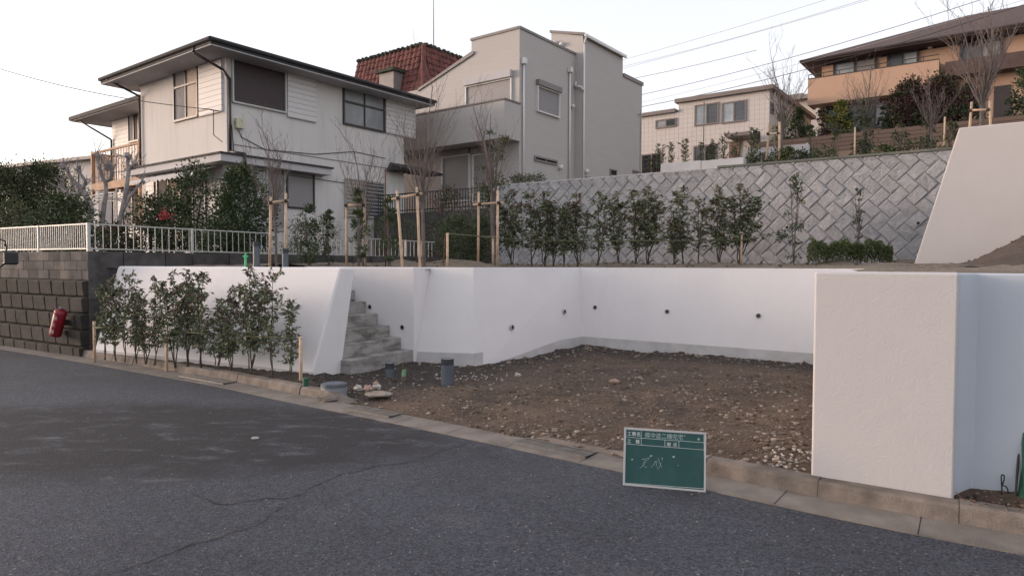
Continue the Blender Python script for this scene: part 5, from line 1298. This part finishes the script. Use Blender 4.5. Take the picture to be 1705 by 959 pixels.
# pollarded garden trees
def pollard(px, Y, seed, label, pts_list, zb_):
    r = random.Random(seed); p = pd(px, 441, Y); root = thing('pollarded_tree', atz(p, zb_), label, 'tree', 'gnarled pollarded trees behind the fence'); mb = MB(); fl_ = MB()
    for pts, ra, rb_ in pts_list:
        P_ = [pd(x, y, Y+dy) for x, y, dy in pts]; P_ = [P_[0]]+P_[1:]
        P2 = []
        for a, b in zip(P_[:-1], P_[1:]):
            for t in (0, .5): P2.append(a.lerp(b, t)+Vector((r.gauss(0, .02), 0, r.gauss(0, .02))))
        P2.append(P_[-1]); mb.path(P2, ra*.72, 7, 0, rb_*.7)
        for t in range(2): mb.blob(P2[-1]+Vector((r.gauss(0, .03), 0, r.gauss(0, .03))), rb_*1.3, rb_*1.3, rb_*1.2, r, .35)
        for t in range(14):
            s_ = P2[-1-(t % min(4, len(P2)))]; e_ = s_+Vector((r.gauss(0, .14), r.gauss(0, .1), r.uniform(.0, .3))); mb.tube(s_, e_, .009, .005, 4); mb.tube(e_, e_+Vector((r.gauss(0, .05), 0, r.uniform(.0, .1))), .006, .003, 4)
    mb.build('trunk', 'palebark', root)
pollard(150, 14.2, 3, 'gnarled pale-barked pollarded tree left of the wooden balcony', [([(150, 392, 0), (152, 350, 0), (138, 318, .1), (120, 300, .1), (108, 275, 0)], .10, .045), ([(146, 330, 0), (130, 322, 0), (112, 325, .1)], .06, .03), ([(138, 318, .1), (140, 300, 0), (128, 282, -.1)], .06, .035), ([(150, 350, 0), (112, 322, .1), (100, 312, .2)], .05, .025)], yz)
pollard(180, 14.6, 4, 'gnarled pollarded tree with knobbly tips before the wooden balcony', [([(170, 392, 0), (172, 340, 0), (176, 305, .1), (165, 280, 0), (160, 258, 0)], .08, .04), ([(176, 305, .1), (188, 288, 0), (182, 272, 0)], .055, .04), ([(188, 288, 0), (176, 278, .1)], .045, .035)], yz)
pollard(205, 14.3, 5, 'leaning pollarded tree with a cut pale limb at the balcony post', [([(190, 394, 0), (203, 350, 0), (208, 315, 0), (216, 280, .1), (213, 262, .1)], .075, .05), ([(203, 350, 0), (218, 330, 0), (238, 300, 0)], .05, .03), ([(216, 280, .1), (226, 272, 0)], .045, .035)], yz)
#%%OBJECTS
# ------------------------------------------------------------------ stakes
def tree_support(posts, bar, label, group='paired stakes propping the young trees', r=.024):
    b = Vector(posts[0][0]); root = thing('tree_stakes', b, label, 'tree stakes', group)
    for a, c in posts: MB().tube(Vector(a)-Z*.1, c, r, r*.92, 9).build('post', 'bamboo', root, smooth=True)
    if bar:
        MB().tube(bar[0], bar[1], r*.9, r*.85, 9).build('crossbar', 'bamboo', root, smooth=True)
        d = (Vector(bar[1])-Vector(bar[0])).normalized()
        for a, c in posts:
            p = Vector(bar[0])+d*(Vector(c)-Vector(bar[0])).dot(d); MB().tube(p-d*.03, p+d*.03, r*1.25, r*1.25, 9).build('lashing', 'twine', root)
def sup(xa0, xa1, ya, xb0, xb1, yb, yA, yB, Y, label, ext=6, dyb=0):
    p0 = tpt(xa0, Y); p1 = tpt(xb0, Y+dyb); t0 = pd(xa1, ya, Y); t1 = pd(xb1, yb, Y+dyb)
    b0, b1 = pd(xa1-ext, yA, Y-.03), pd(xb1+ext, yB, Y-.03+dyb); tree_support([(p0, t0), (p1, t1)], (b0, b1), label)
sup(449, 451, 328, 475, 476, 322, 338, 334, 11.5, 'pair of pale stakes with crossbar at the left end of the terrace', 4)
sup(577, 577, 340, 608, 606, 326, 342, 342, 12.8, 'pair of pale stakes with crossbar before the barred window', 3)
sup(671, 661, 318, 700, 694, 312, 332, 322, 11.5, 'stout leaning pair of stakes round the tallest leafless tree', 9)
sup(796, 797, 320, 828, 829, 318, 341, 337, 12.9, 'pair of stakes with crossbar left of the block wall end', 9)
for (xa0, xa1, ya, yb0, xb0, xb1, yb, yb1, yA, q, lab) in ((1275, 1281, 206, 272, 1298, 1298, 203, 252, 223, .9, 'pair of pale stakes on the block wall top before the tan wall'), (1612, 1618, 170, 212, 1652, 1648, 168, 208, 184, 1.9, 'pair of pale stakes high on the slope above the slanting wall')):
    a0, a1 = hq(xa0, q, yb0), hq(xb0, q, yb1); Ya, Yb = a0.y, a1.y; tree_support([(a0, pd(xa1, ya, Ya)), (a1, pd(xb1, yb, Yb))], (pd(xa1-2, yA, Ya-.02), pd(xb1+2, yA-1, Yb-.02)), lab, r=.028)
def stake(px, ytop, base, label, r=.02, mat='bamboo'):
    MB().tube(base-Z*.1, Vector((base.x, base.y, zat(base, ytop))), r, r*.95, 9).build('stake', mat, label=label, cat='stake', group='single pale stakes', smooth=True)
for px, yt_, q, lab in ((1423, 212, 2.2, 'single pale stake on the slope left of the column tree'), (1572, 195, 2.2, 'single pale stake near the slanting wall edge'), (1344, 238, 2.6, 'short pale stake on the slope by the tan wall')):
    stake(px, yt_, hq(px, q), lab, .022)
stake(642, 282, tpt(642, 12.4), 'tall thin brown cane beside the narrow conical evergreen', .012, 'rust')
# hedge rails
def rail(name, posts, line, label, group, rp=.022, rr_=.012):
    root = thing(name, posts[0][0], label, 'plant rail', group)
    for a, c in posts: MB().tube(Vector(a)-Z*.1, c, rp, rp*.95, 9).build('post', 'bamboo', root, smooth=True)
    MB().path(line, rr_, 7).build('crossbar', 'greenbar', root, smooth=True)
pA, pB = strip_pt(284)-nL*.06, strip_pt(507)-nL*.06
def st2(p, y): return Vector((p.x, p.y, zat(p, y)))
pm = strip_pt(400)-nL*.05; p00 = strip_pt(160)-nL*.02
rail('hedge_rail', [(atz(pA, .05), st2(pA, 556)), (atz(pB, .05), st2(pB, 561)), (atz(p00, .05), st2(p00, 535))], [st2(p00, 545), st2(pA, 551), st2(pm, 559), st2(pB-vL*.02, 564)], 'stakes and green cane rail holding the roadside shrubs', 'rails holding the shrub rows')
pA, pB, pm = tpt(745, 11.6), tpt(1234, 14.3), tpt(852, 13.4)
rail('hedge_rail', [(pA, pd(745, 388, 11.6)), (pB, pd(1235, 391, 14.3)), (tpt(821, 13), pd(821, 394, 13.0))], [pd(742, 389, 11.6), pd(790, 393, 12.4), pd(852, 399, 13.4), pd(960, 402, 13.7), pd(1240, 400, 14.2)], 'stakes and long cane rail holding the shrubs before the block wall', 'rails holding the shrub rows')
MB().tube(tpt(738, 12.1)-Z*.05, pd(741, 392, 12.1), .012, .012, 6).build('stake', 'rust', label='thin rusty rod beside the left post of the upper rail', cat='stake', group='single pale stakes')
# ------------------------------------------------------------------ pipes and lids
def pipe_stub(base, ztop, r, label, mat='pvc', group='grey plastic pipe stubs', capm='lid'):
    root = thing('pipe_stub', base, label, 'pipe', group); mb = MB(); b = Vector((base.x, base.y, base.z-.05)); t = Vector((base.x, base.y, ztop))
    mb.tube(b, t, r, r, 24, 0, False); mb.ring(t-Z*.08, Z, r, r*.9, .08, 24); mb.build('pipe', mat, root, smooth=False)
    mb = MB(); mb.tube(t-Z*.02, t-Z*.004, r*.9, r*.9, 24); mb.build('cap', capm, root)
b = gp(649, 631, .04); pipe_stub(b, zat(b, 604), .046*1.35, 'short fat grey pipe stub at the foot of the steps')
b = gp(745, 640, .05); pipe_stub(b, zat(b, 597), .085, 'tall grey pipe stub before the corner of the stepped wall')
b = tpt(427, 10.9); pipe_stub(b, zat(b, 403), .052, 'taller grey pipe behind the long wall top')
b = tpt(475, 11.0); pipe_stub(b, zat(b, 414), .050, 'shorter grey pipe behind the long wall top')
# two-tone plug (green and pale)
b = gp(672, 636, .04); root = thing('marker_plug', b, 'broken pale green plastic plug next to the pipe stub', 'plug')
mb = MB(); mb.path([b-Z*.03, b+Z*.06, b+Z*.1], .028, 10, 0, .03); mb.build('base', 'stone_b', root); mb = MB(); mb.path([b+Z*.08, b+Z*.17+Vector((.01, 0, 0))], .032, 10, 0, .026); mb.build('sleeve', 'lightgreen', root); mb = MB(); mb.path([b+Z*.15, b+Z*.25+Vector((-.01, 0, 0))], .012, 6); mb.build('rod', 'rust', root)
b = gp(509, 650, .06); mb = MB(); mb.tube(b-Z*.05, b+Z*.13, .035, .035, 16); mb.tube(b+Z*.131, b+Z*.155, .04, .037, 16); mb.build('pipe_end', 'darkgreen', label='small dark green pipe end beside the end stake by the road', cat='pipe')
b = tpt(409, 10.8); mb = MB(); tt = zat(b, 425); mb.path([b-Z*.02, Vector((b.x, b.y, tt))], .02, 10); mb.path([Vector((b.x-.04, b.y, tt-.02)), Vector((b.x+.04, b.y, tt-.02))], .015, 8); mb.path([Vector((b.x, b.y, tt)), Vector((b.x+.01, b.y, tt+.04))], .016, 8); mb.build('water_tap', 'brightgreen', label='bright green plastic tap fitting behind the long wall', cat='tap')
# inspection chamber
b = gp(556, 657, .04); root = thing('inspection_chamber', b, 'round grey inspection chamber with lid at the long wall end', 'manhole'); r_c = .155
mb = MB(); mb.tube(b-Z*.06, b+Z*.10, r_c, r_c, 28); mb.build('ring', 'lid', root, label='concrete ring'); mb = MB(); mb.tube(b+Z*.102, b+Z*.135, r_c*1.01, r_c*1.01, 28); mb.tube(b+Z*.136, b+Z*.142, r_c*.86, r_c*.86, 28); mb.build('lid', 'pvc', root)
b = gp(630, 660, .06); mb = MB(); mb.blob(b+Z*.03, .17, .12, .035, random.Random(4), .12, 0, 14, 6); mb.build('flat_stone', 'stone_a', label='flat pale slab of stone lying right of the inspection chamber', cat='stone', smooth=False)
for (x, y, sx, mt, lab) in ((613, 650, .06, 'pinkstone', 'pinkish rounded stone behind the flat slab'), (627, 648, .055, 'rubble', 'white stone beside the pinkish one'), (626, 641, .035, 'pinkstone', 'small pink stone topmost of the little pile'), (597, 649, .06, 'rubble', 'white broken cap on the soil left of the pinkish stone'), (1177, 738, .0, 'stone_a', ''), (862, 628, .05, 'rubble', 'pointed white stone at the foot of the lot side wall'), (1021, 640, .07, 'pinkstone', 'pale brown rock in the middle of the lot'), (1320, 757, .08, 'stone_a', 'pale rock near the rough wall end')):
    if sx: b = gp(x, y, .05); MB().blob(b+Z*.02, sx, sx*.8, sx*.75, random.Random(x), .3, 0, 9, 6).build('stone', mt, label=lab, cat='stone')
# kerbside rubble pieces at the open kerb end
for (x, y, s_, lab) in ((520, 656, .12, 'broken kerb chunk at the end of the raised kerb'), (548, 668, .1, 'low flat concrete chunk in the gutter by the chamber')):
    b = gp(x, y+2, .0); MB().blob(b+Z*.04, s_*1.3, s_*.7, .05, random.Random(x), .25, 0, 9, 6).build('concrete_chunk', 'kerb', label=lab, cat='rubble')
# gutter grates
def gpath(pxa, pxb, o):
    P_ = [p for p in off(o) if pxa-2 < pcol(p) < pxb+2]; return P_
for (xa, xb, oo, lab) in ((575, 655, .10, 'flat steel gutter grate near the inspection chamber'), (855, 985, .10, 'long slotted steel gutter grate left of the green board'), (300, 372, .10, 'rusty gutter grate in front of the roadside shrubs')):
    a = col(Q[0], Vector((1, 0, 0)), xa); 
    def qpt(px, o):
        best = min(range(len(Pk)-1), key=lambda i: abs(pcol(Pk[i]+Nk[i]*o)-px) + (0 if Pk[i].y > 1 else 1e6)); return Pk[best]+Nk[best]*o
    a, c = qpt(xa, oo), qpt(xb, oo); d = (c-a).normalized(); n_ = Vector((-d.y, d.x, 0)); L = (c-a).length; mb = MB(); wd_ = .20
    root = thing('gutter_grate', atz(a, .02), lab, 'drain grate', 'steel gutter grates')
    fr = MB()
    for o1, o2 in ((0, .018), (wd_-.018, wd_)): fr.hexa([a+n_*o1+Z*.004, c+n_*o1+Z*.004, c+n_*o2+Z*.004, a+n_*o2+Z*.004], [p+Z*.033 for p in (a+n_*o1, c+n_*o1, c+n_*o2, a+n_*o2)])
    fr.build('frame', 'grate', root)
    k = 5
    for i in range(k): o1 = .03+i*(wd_-.06)/k; o2 = o1+.011; mb.hexa([a+n_*o1+Z*.004, c+n_*o1+Z*.004, c+n_*o2+Z*.004, a+n_*o2+Z*.004], [p+Z*.031 for p in (a+n_*o1, c+n_*o1, c+n_*o2, a+n_*o2)])
    mb.build('bars', 'grate', root)
    MB().hexa([a+n_*.0181+Z*.0, c+n_*.0181, c+n_*(wd_-.0181), a+n_*(wd_-.0181)], [p+Z*.0255 for p in (a+n_*.0181, c+n_*.0181, c+n_*(wd_-.0181), a+n_*(wd_-.0181))]).build('pit', 'crack', root)  # no real pit: dark slab between the bars, drain shade put into its colour
# gravel on the lot
rng = random.Random(77); mb = MB(); cnt = 0
def stones(n, region, smin, smax, dens=None, rg=rng, mbx=None):
    k = 0
    while k < n:
        x, y = region(rg)
        if not inpoly(x, y, lot): continue
        if dens and rg.random() > dens(x, y): continue
        s_ = smin+(smax-smin)*rg.random()**3; z = lotz_fast(x, y)
        mbx.blob(Vector((x, y, z+s_*.15)), s_*rg.uniform(.7, 1.3), s_*rg.uniform(.6, 1.1), s_*rg.uniform(.4, .8), rg, .3, rg.choices((0, 1, 2), (.35, .3, .35))[0], 5, 3); k += 1
gbs = gb[::3]
def lotz_fast(x, y): return lotz(x, y)
wallfoot = resample([atz(A, 0), atz(Cc, 0), atz(D, 0), atz(Ee, 0)], .3)
def rgn(rg):
    px = rg.uniform(560, 1360); py = rg.uniform(590, 800)**1; p = gp(px, py); return p.x, p.y
def dn_(x, y):
    p = V(x, y)
    if (p-CAM).y < .5: return 0
    c = pcol(p); return .35+.65*sstep(-.1, .25, fbm(x, y, .8, 3))+(.8 if c > 1250 and y < 7.5 else 0)
stones(4200, rgn, .005, .030, dn_, rng, mb)
def rgn2(rg):
    t = rg.random(); p = wallfoot[int(t*(len(wallfoot)-1))]; 
    return p.x+rg.uniform(-.3, .4), p.y-rg.uniform(0, .35)
stones(500, rgn2, .008, .04, None, rng, mb)
mb.build('gravel', ['stone_a', 'stone_b', 'stone_c'], kind='stuff', recenter=False)
mb = MB()
for i in range(90):
    x0_, y0_ = rng.gauss(1313, 25), rng.gauss(775, 10)
    if i % 2: x0_, y0_ = rng.uniform(700, 860), rng.uniform(622, 634)
    p = gp(x0_, y0_, .06)
    if inpoly(p.x, p.y, lot): mb.blob(Vector((p.x, p.y, lotz(p.x, p.y)+.01)), rng.uniform(.006, .022), rng.uniform(.006, .016), .009, rng, .35, 0, 5, 3)
mb.build('white_rubble', 'rubble', kind='stuff', recenter=False)
# earth clods on the terrace edge and mound
mb = MB()
for i in range(900):
    if i < 520: px = rng.uniform(380, 1520); Y = rng.uniform(11.2, 16)
    else: px = rng.uniform(1600, 1790); Y = rng.uniform(7.8, 9.8)
    p = pd(px, 441, Y)
    if not inpoly(p.x, p.y, tp): continue
    s_ = rng.uniform(.01, .04)*(1 if i < 520 else .6); mb.blob(Vector((p.x, p.y, (T(p.x, p.y) if i < 520 else mound_z(p.x, p.y))+s_*.2)), s_, s_*.8, s_*.6, rng, .35, rng.choice((0, 1)) if i < 520 else 0, 5, 3)
mb.build('earth_clods', ['stone_c', 'topsoil'], kind='stuff', recenter=False)
# loose bits on the road
for (x, y, s_, lab) in ((424, 731, .032, 'white scrap lying on the dark road patch'), (418, 600, .0, '')):
    if s_: b = gp(x, y); MB().blob(b+Z*.012, s_*1.2, s_*.4, .012, random.Random(2), .3, 0, 8, 5).build('litter', 'rubble', label=lab, cat='litter')
mb = MB(); 
for i in range(260):
    px, py = rng.uniform(0, 1705), rng.uniform(640, 959); p = gp(px, py)
    if min((p-q_).length for q_ in Qs[::2]) < .05 or p.y > 8.5 or pcol(p) < -50: continue
    if inpoly(p.x, p.y, lot): continue
    s_ = rng.uniform(.002, .006); mb.blob(p+Z*s_*.4, s_*1.2, s_, s_*.7, rng, .3, 0, 5, 3)
mb.build('road_grit', 'stone_a', kind='stuff', recenter=False)
# ------------------------------------------------------------------ chalkboard
BL, BR = gp(1037, 807), gp(1175, 819); bd_ = BR-BL; bwid = bd_.length; ex = bd_.normalized()
back_ = Vector((-ex.y, ex.x, 0)); back_ = back_ if back_.y > 0 else -back_
lean = R(10); ey = (Z*math.cos(lean)+back_*math.sin(lean)); ez = ex.cross(ey); ez = ez if ez.y < 0 else -ez
bh = None
TLz = None
# height so that the top-left corner shows in row 711
q_ = up+fw*((711-CY)/F); bh = -(BL-CAM).dot(q_)/ey.dot(q_)
cb = thing('chalkboard', BL, 'small green construction chalkboard with white writing leaning on the kerbside', 'chalkboard')
def bp(x, y, o=0): return BL+ex*x+ey*y+ez*o
def bbox_(mb, x0, x1, y0, y1, o0, o1): return mb.hexa([bp(x0, y0, o0), bp(x1, y0, o0), bp(x1, y0, o1), bp(x0, y0, o1)], [bp(x0, y1, o0), bp(x1, y1, o0), bp(x1, y1, o1), bp(x0, y1, o1)])
fr_ = .013; mb = MB(); bbox_(mb, fr_, bwid-fr_, fr_, bh-fr_, -.008, 0); mb.build('board', 'board', cb)
mb = MB(); bbox_(mb, 0, bwid, 0, fr_, -.012, .006); bbox_(mb, 0, bwid, bh-fr_, bh, -.012, .006); bbox_(mb, 0, fr_, fr_+.0005, bh-fr_-.0005, -.0119, .0059); bbox_(mb, bwid-fr_, bwid, fr_+.0005, bh-fr_-.0005, -.0119, .0059); mb.build('frame', 'alum', cb)
mb = MB(); mb.tube(bp(bwid*.5, bh*.75, -.02), atz(bp(bwid*.5, 0, 0)+back_*.22, .005), .006, .006, 6); mb.build('prop_leg', 'alum', cb)
kx = bwid/1525.0; ky = bh/1071.0
def bc(cx, cy): return ((cx-115+(cy-60)*.04)*kx, bh-(cy-60-(cx-115)*.0787)*ky)
mb = MB()
def stroke(mb, pts, wd_, o=.0012):
    P_ = [bc(*p) for p in pts]
    for (x0, y0), (x1, y1) in zip(P_[:-1], P_[1:]):
        L = math.hypot(x1-x0, y1-y0); 
        if L < 1e-6: continue
        nx_, ny_ = -(y1-y0)/L*wd_/2, (x1-x0)/L*wd_/2
        mb.add([bp(x0+nx_, y0+ny_, o), bp(x1+nx_, y1+ny_, o), bp(x1-nx_, y1-ny_, o), bp(x0-nx_, y0-ny_, o)], [(0, 1, 2, 3)])
for l in (((150, 100), (1592, 212)), ((148, 242), (1592, 362)), ((140, 370), (1590, 492)), ((150, 100), (112, 1090)), ((1592, 212), (1575, 1180)), ((110, 1092), (1575, 1185)), ((437, 122), (432, 395)), ((875, 301), (872, 436)), ((1135, 322), (1130, 456))): stroke(mb, l, .0022)
mb.build('printed_lines', 'offwhite', cb)
mb = MB()
for l in ([(440, 655), (470, 650)], [(455, 662), (520, 645), (577, 628), (560, 665)], [(480, 688), (548, 668)], [(470, 716), (522, 704)], [(472, 716), (458, 765), (398, 825)], [(487, 712), (474, 768), (492, 802), (540, 796)],
          [(692, 690), (668, 748), (610, 805)], [(688, 702), (718, 716), (704, 795)], [(742, 632), (768, 718), (808, 808)], [(800, 716), (770, 785), (722, 838)], [(790, 648), (832, 628), (818, 684)], [(690, 700), (740, 688)]): stroke(mb, l, .0021)
mb.build('chalk_writing', 'chalk', cb)
def text(body, cx, cy, size, mat, name='lettering', rot=-.078, sx=1.0, par=None, M4=None):
    cu = bpy.data.curves.new(name, 'FONT'); cu.body = body; cu.size = size; o = bpy.data.objects.new(name, cu); S.collection.objects.link(o)
    dg = bpy.context.evaluated_depsgraph_get(); me = bpy.data.meshes.new_from_object(o.evaluated_get(dg)); bpy.data.objects.remove(o)
    me.name = name; vs_ = [v.co.copy() for v in me.vertices]
    me.materials.clear(); me.materials.append(MAT[mat])
    if M4 is None:
        x0, y0 = bc(cx, cy)
        for v in me.vertices: v.co = bp(x0+v.co.x*sx, y0+v.co.y, .0014)-BL
    else:
        for v in me.vertices: v.co = M4(v.co)
    ob = bpy.data.objects.new(name, me); S.collection.objects.link(ob); ob.parent = par or cb; return ob
text('工事名', 165, 208, .034, 'offwhite'); text('工', 162, 345, .031, 'offwhite'); text('種', 322, 355, .031, 'offwhite'); text('測', 903, 412, .031, 'offwhite'); text('点', 1018, 417, .031, 'offwhite')
text('郷中造二棟完宅', 500, 248, .043, 'chalk', 'chalk_writing', sx=.92)
mb = MB()
for cx_, cy_, r_ in ((615, 598, .010), (260, 660, .008), (1035, 615, .011), (1110, 768, .005), (1240, 235, .006), (1500, 300, .012)):
    x, y = bc(cx_, cy_); mb.blob(bp(x, y, .0005), r_, r_*.2, r_*.7, random.Random(cx_), .3, 0, 9, 5)
mb.build('chalk_smudge', 'chalk', cb)
# ------------------------------------------------------------------ red extinguisher box on the old wall
cB_ = fK.hit(104, 537, .20); root = thing('fire_extinguisher_box', fK.P(cB_[0], cB_[1]-.25, .1), 'tilted red fire extinguisher box with white letters on the old wall', 'fire extinguisher box')
rm = Matrix.Rotation(R(27), 3, fK.n*-1); ctr = fK.P(cB_[0], cB_[1], .27)
xd = Vector((-fK.d.x, -fK.d.y, 0)); 
def rb(a, b_, c_): return ctr+rm.inverted() @ (xd*a+fK.n*b_+Z*c_) if 0 else ctr+rm @ (xd*a+fK.n*b_+Z*c_)
hx, hy_, hz_ = .11, .075, .25
def rbox(x0, x1, y0, y1, z0, z1): return MB().hexa([rb(x0, y0, z0), rb(x1, y0, z0), rb(x1, y1, z0), rb(x0, y1, z0)], [rb(x0, y0, z1), rb(x1, y0, z1), rb(x1, y1, z1), rb(x0, y1, z1)])
mb = MB(); nk = 20; prof_ = [(-hz_, .80), (-hz_+.012, .95), (-hz_+.03, 1.0), (hz_-.05, 1.0), (hz_-.02, .93), (hz_, .75)]
for zz_, kk_ in prof_: mb.v += [tuple(rb(.105*kk_*math.cos(2*math.pi*i/nk), .095*kk_*math.sin(2*math.pi*i/nk), zz_)) for i in range(nk)]
for j in range(5): mb.f += [(j*nk+i, j*nk+(i+1) % nk, (j+1)*nk+(i+1) % nk, (j+1)*nk+i) for i in range(nk)]
mb.f += [tuple(range(nk))[::-1], tuple(range(5*nk, 6*nk))]; mb.mi = [0]*len(mb.f)
mb.build('case', 'red', root, smooth=True)
MB().tube(rb(0, 0, hz_-.06), rb(0, 0, hz_-.052), .107, .107, 20).build('lid_seam', 'redlight', root)
loc_ = Vector(root.location)
camd = (CAM-ctr); camd.z = 0; camd.normalize()
for i, chh in enumerate('消火器'):
    ang_ = math.atan2(fK.n.dot(camd), xd.dot(camd)); 
    best = None
    for sg_ in (1, -1):
        a_ = ang_+sg_*R(38); pt_ = rb(.107*math.cos(a_), .097*math.sin(a_), 0)
        if best is None or pcol(pt_) < best[0]: best = (pcol(pt_), a_)
    a_ = best[1]; rad_ = (rb(math.cos(a_), math.sin(a_), 0)-rb(0, 0, 0)).normalized(); ud = (rb(0, 0, 1)-rb(0, 0, 0)).normalized(); sdir = ud.cross(rad_).normalized()
    o_ = rb(.108*math.cos(a_), .098*math.sin(a_), .10-.135*i)+rad_*.004-sdir*.035
    text(chh, 0, 0, .075, 'offwhite', 'lettering', par=root, M4=lambda c: o_+sdir*(c.x*.9)+ud*c.y*1.1-loc_)
mb = MB(); mb.blob(rb(-.03, 0, hz_+.03), .025, .025, .03, random.Random(1), .05, 0, 10, 6); mb.build('seal_knob', 'lid', root); mb = MB(); mb.fbox(fK, cB_[0]-.03, cB_[0]+.03, cB_[1]-.05, cB_[1]+.05, .05, .22); mb.build('bracket', 'dark', root)
# ------------------------------------------------------------------ vehicle mirror at the left edge
Ym = 6.5; root = thing('vehicle_mirror', pd(2, 441, Ym), 'black wing mirror on curved arms poking in at the left edge', 'wing mirror')
c = pd(18.5, 430, Ym); mb = MB(); mb.box(c, .115, .05, .125, R(15)); mb.build('mirror_housing', 'black', root, bevel=.018)
MB().box(c+Vector((-.006, .03, 0)), .095, .008, .105, R(15)).build('mirror_glass', 'glass', root)
mb = MB(); mb.path([pd(-90, 397, Ym), pd(-20, 398, Ym), pd(2, 399, Ym), pd(8, 402, Ym), pd(10, 410, Ym), pd(11, 422, Ym)], .008, 8); mb.path([pd(11, 434, Ym), pd(6, 440, Ym), pd(-6, 449, Ym), pd(-90, 480, Ym)], .010, 8); mb.build('arm', 'black', root, smooth=True)
# ------------------------------------------------------------------ right edge: green sheet, rods, debris
q0 = PR+nP*.15+rP*.35
root = thing('green_net_roll', atz(q0, .1), 'dark green net roll leaning on the wall at the right edge', 'net roll')
ga = gp(1703, 836, .12); gt1 = pd(1712, 636, ga.y+.12); gdir = rP
mb = MB(); k = 12; vs_ = []
for j in range(7):
    t = j/6; cpt = Vector((ga.x, ga.y, .1)).lerp(Vector((gt1.x, gt1.y, gt1.z)), t)
    for i in range(k): a = 2*math.pi*i/k; rr2 = .10*(1+.18*math.sin(3*a+j))+.02*(1-t); vs_.append(cpt+gdir*(.09+math.cos(a)*rr2)+nP*(math.sin(a)*rr2*.5+.02))
mb.add(vs_, [(j*k+i, j*k+(i+1) % k, (j+1)*k+(i+1) % k, (j+1)*k+i) for j in range(6) for i in range(k)]+[tuple(range(6*k, 7*k))]); mb.build('sheet', 'darkgreen', root)
p0 = gp(1690, 833, .12); p1 = pd(1697, 742, p0.y+.06); mb = MB(); mb.tube(p0-Z*.05, p1, .007, .007, 7); mb.blob(p1, .014, .014, .012, random.Random(1), .1, 0, 9, 5); mb.build('iron_rod', 'black', label='thin black rod leaning beside the green net roll', cat='rod')
p0 = gp(1669, 828, .12); Yp = p0.y; mb = MB(); mb.path([p0-Z*.05, pd(1668, 808, Yp), pd(1667, 795, Yp), pd(1668, 790, Yp), pd(1672, 791, Yp), pd(1672, 798, Yp), pd(1669, 808, Yp), pd(1675, 809, Yp), pd(1678, 815, Yp), pd(1679, 830, Yp)], .004, 6); mb.build('bent_wire', 'black', label='bent wire loop standing in the debris at the right', cat='wire')
mb = MB(); r2 = random.Random(9)
for i in range(420):
    t = r2.random(); c = PR+rP*(.06+1.3*t)-nP*r2.uniform(-.12, .10); z_ = .1+.05*r2.random()
    if i % 3: mb.blob(Vector((c.x, c.y, z_-.02)), r2.uniform(.01, .03), r2.uniform(.01, .02), r2.uniform(.008, .02), r2, .4, r2.choice((0, 0, 0, 1, 2)), 5, 3)
    else: a = r2.uniform(0, 6.28); mb.tube(Vector((c.x, c.y, z_)), Vector((c.x+math.cos(a)*.08, c.y+math.sin(a)*.05, z_+r2.uniform(-.01, .05))), .003, .002, 4, r2.choice((0, 0, 2)))
mb.build('debris', ['darksoil', 'stone_b', 'rust'], kind='stuff', recenter=False)
# ------------------------------------------------------------------ cables
def cable(a, b, sag, r, label, mat='wire', group='overhead power lines on the right'):
    P_ = [a.lerp(b, t/16)-Z*sag*4*(t/16)*(1-t/16) for t in range(17)]
    MB().path(P_, r, 5).build('power_line', mat, label=label, cat='power line', group=group)
def wirepx(x0, y0, x1, y1, Y0, Y1, *a, **k):
    dx = x1-x0; A_, B_ = pd(x0, y0, Y0), pd(x1, y1, Y1); cable(A_, B_, *a, **k)
wirepx(900, 136, 1420, -14, 46, 32, .15, .010, 'highest pale power line crossing the sky, right of the grey house', mat='palewire')
wirepx(900, 140, 1500, -20, 47, 33, .35, .011, 'second pale power line from the top', mat='palewire')
wirepx(900, 148, 1540, -28, 47, 33, .2, .010, 'third pale power line just under the second', mat='palewire')
wirepx(980, 145, 1260, 84, 40, 34, .1, .011, 'short dark power line above the grey house end')
wirepx(1000, 172, 1760, -42, 46, 30, .45, .015, 'long dark power line passing above the orange roof')
wirepx(1000, 186, 1800, -28, 47, 31, .3, .010, 'thin power line just above the lowest thick one', mat='palewire')
wirepx(1000, 190, 1820, -30, 46, 31, .6, .018, 'lowest and thickest power line above the tiled house')
cable(pd(-120, 72, 24), service_end, .35, .012, 'service cable sloping down from the left edge to the white house', group='cables at the white house')
# cable bundle fitting
S.render.engine = 'CYCLES'
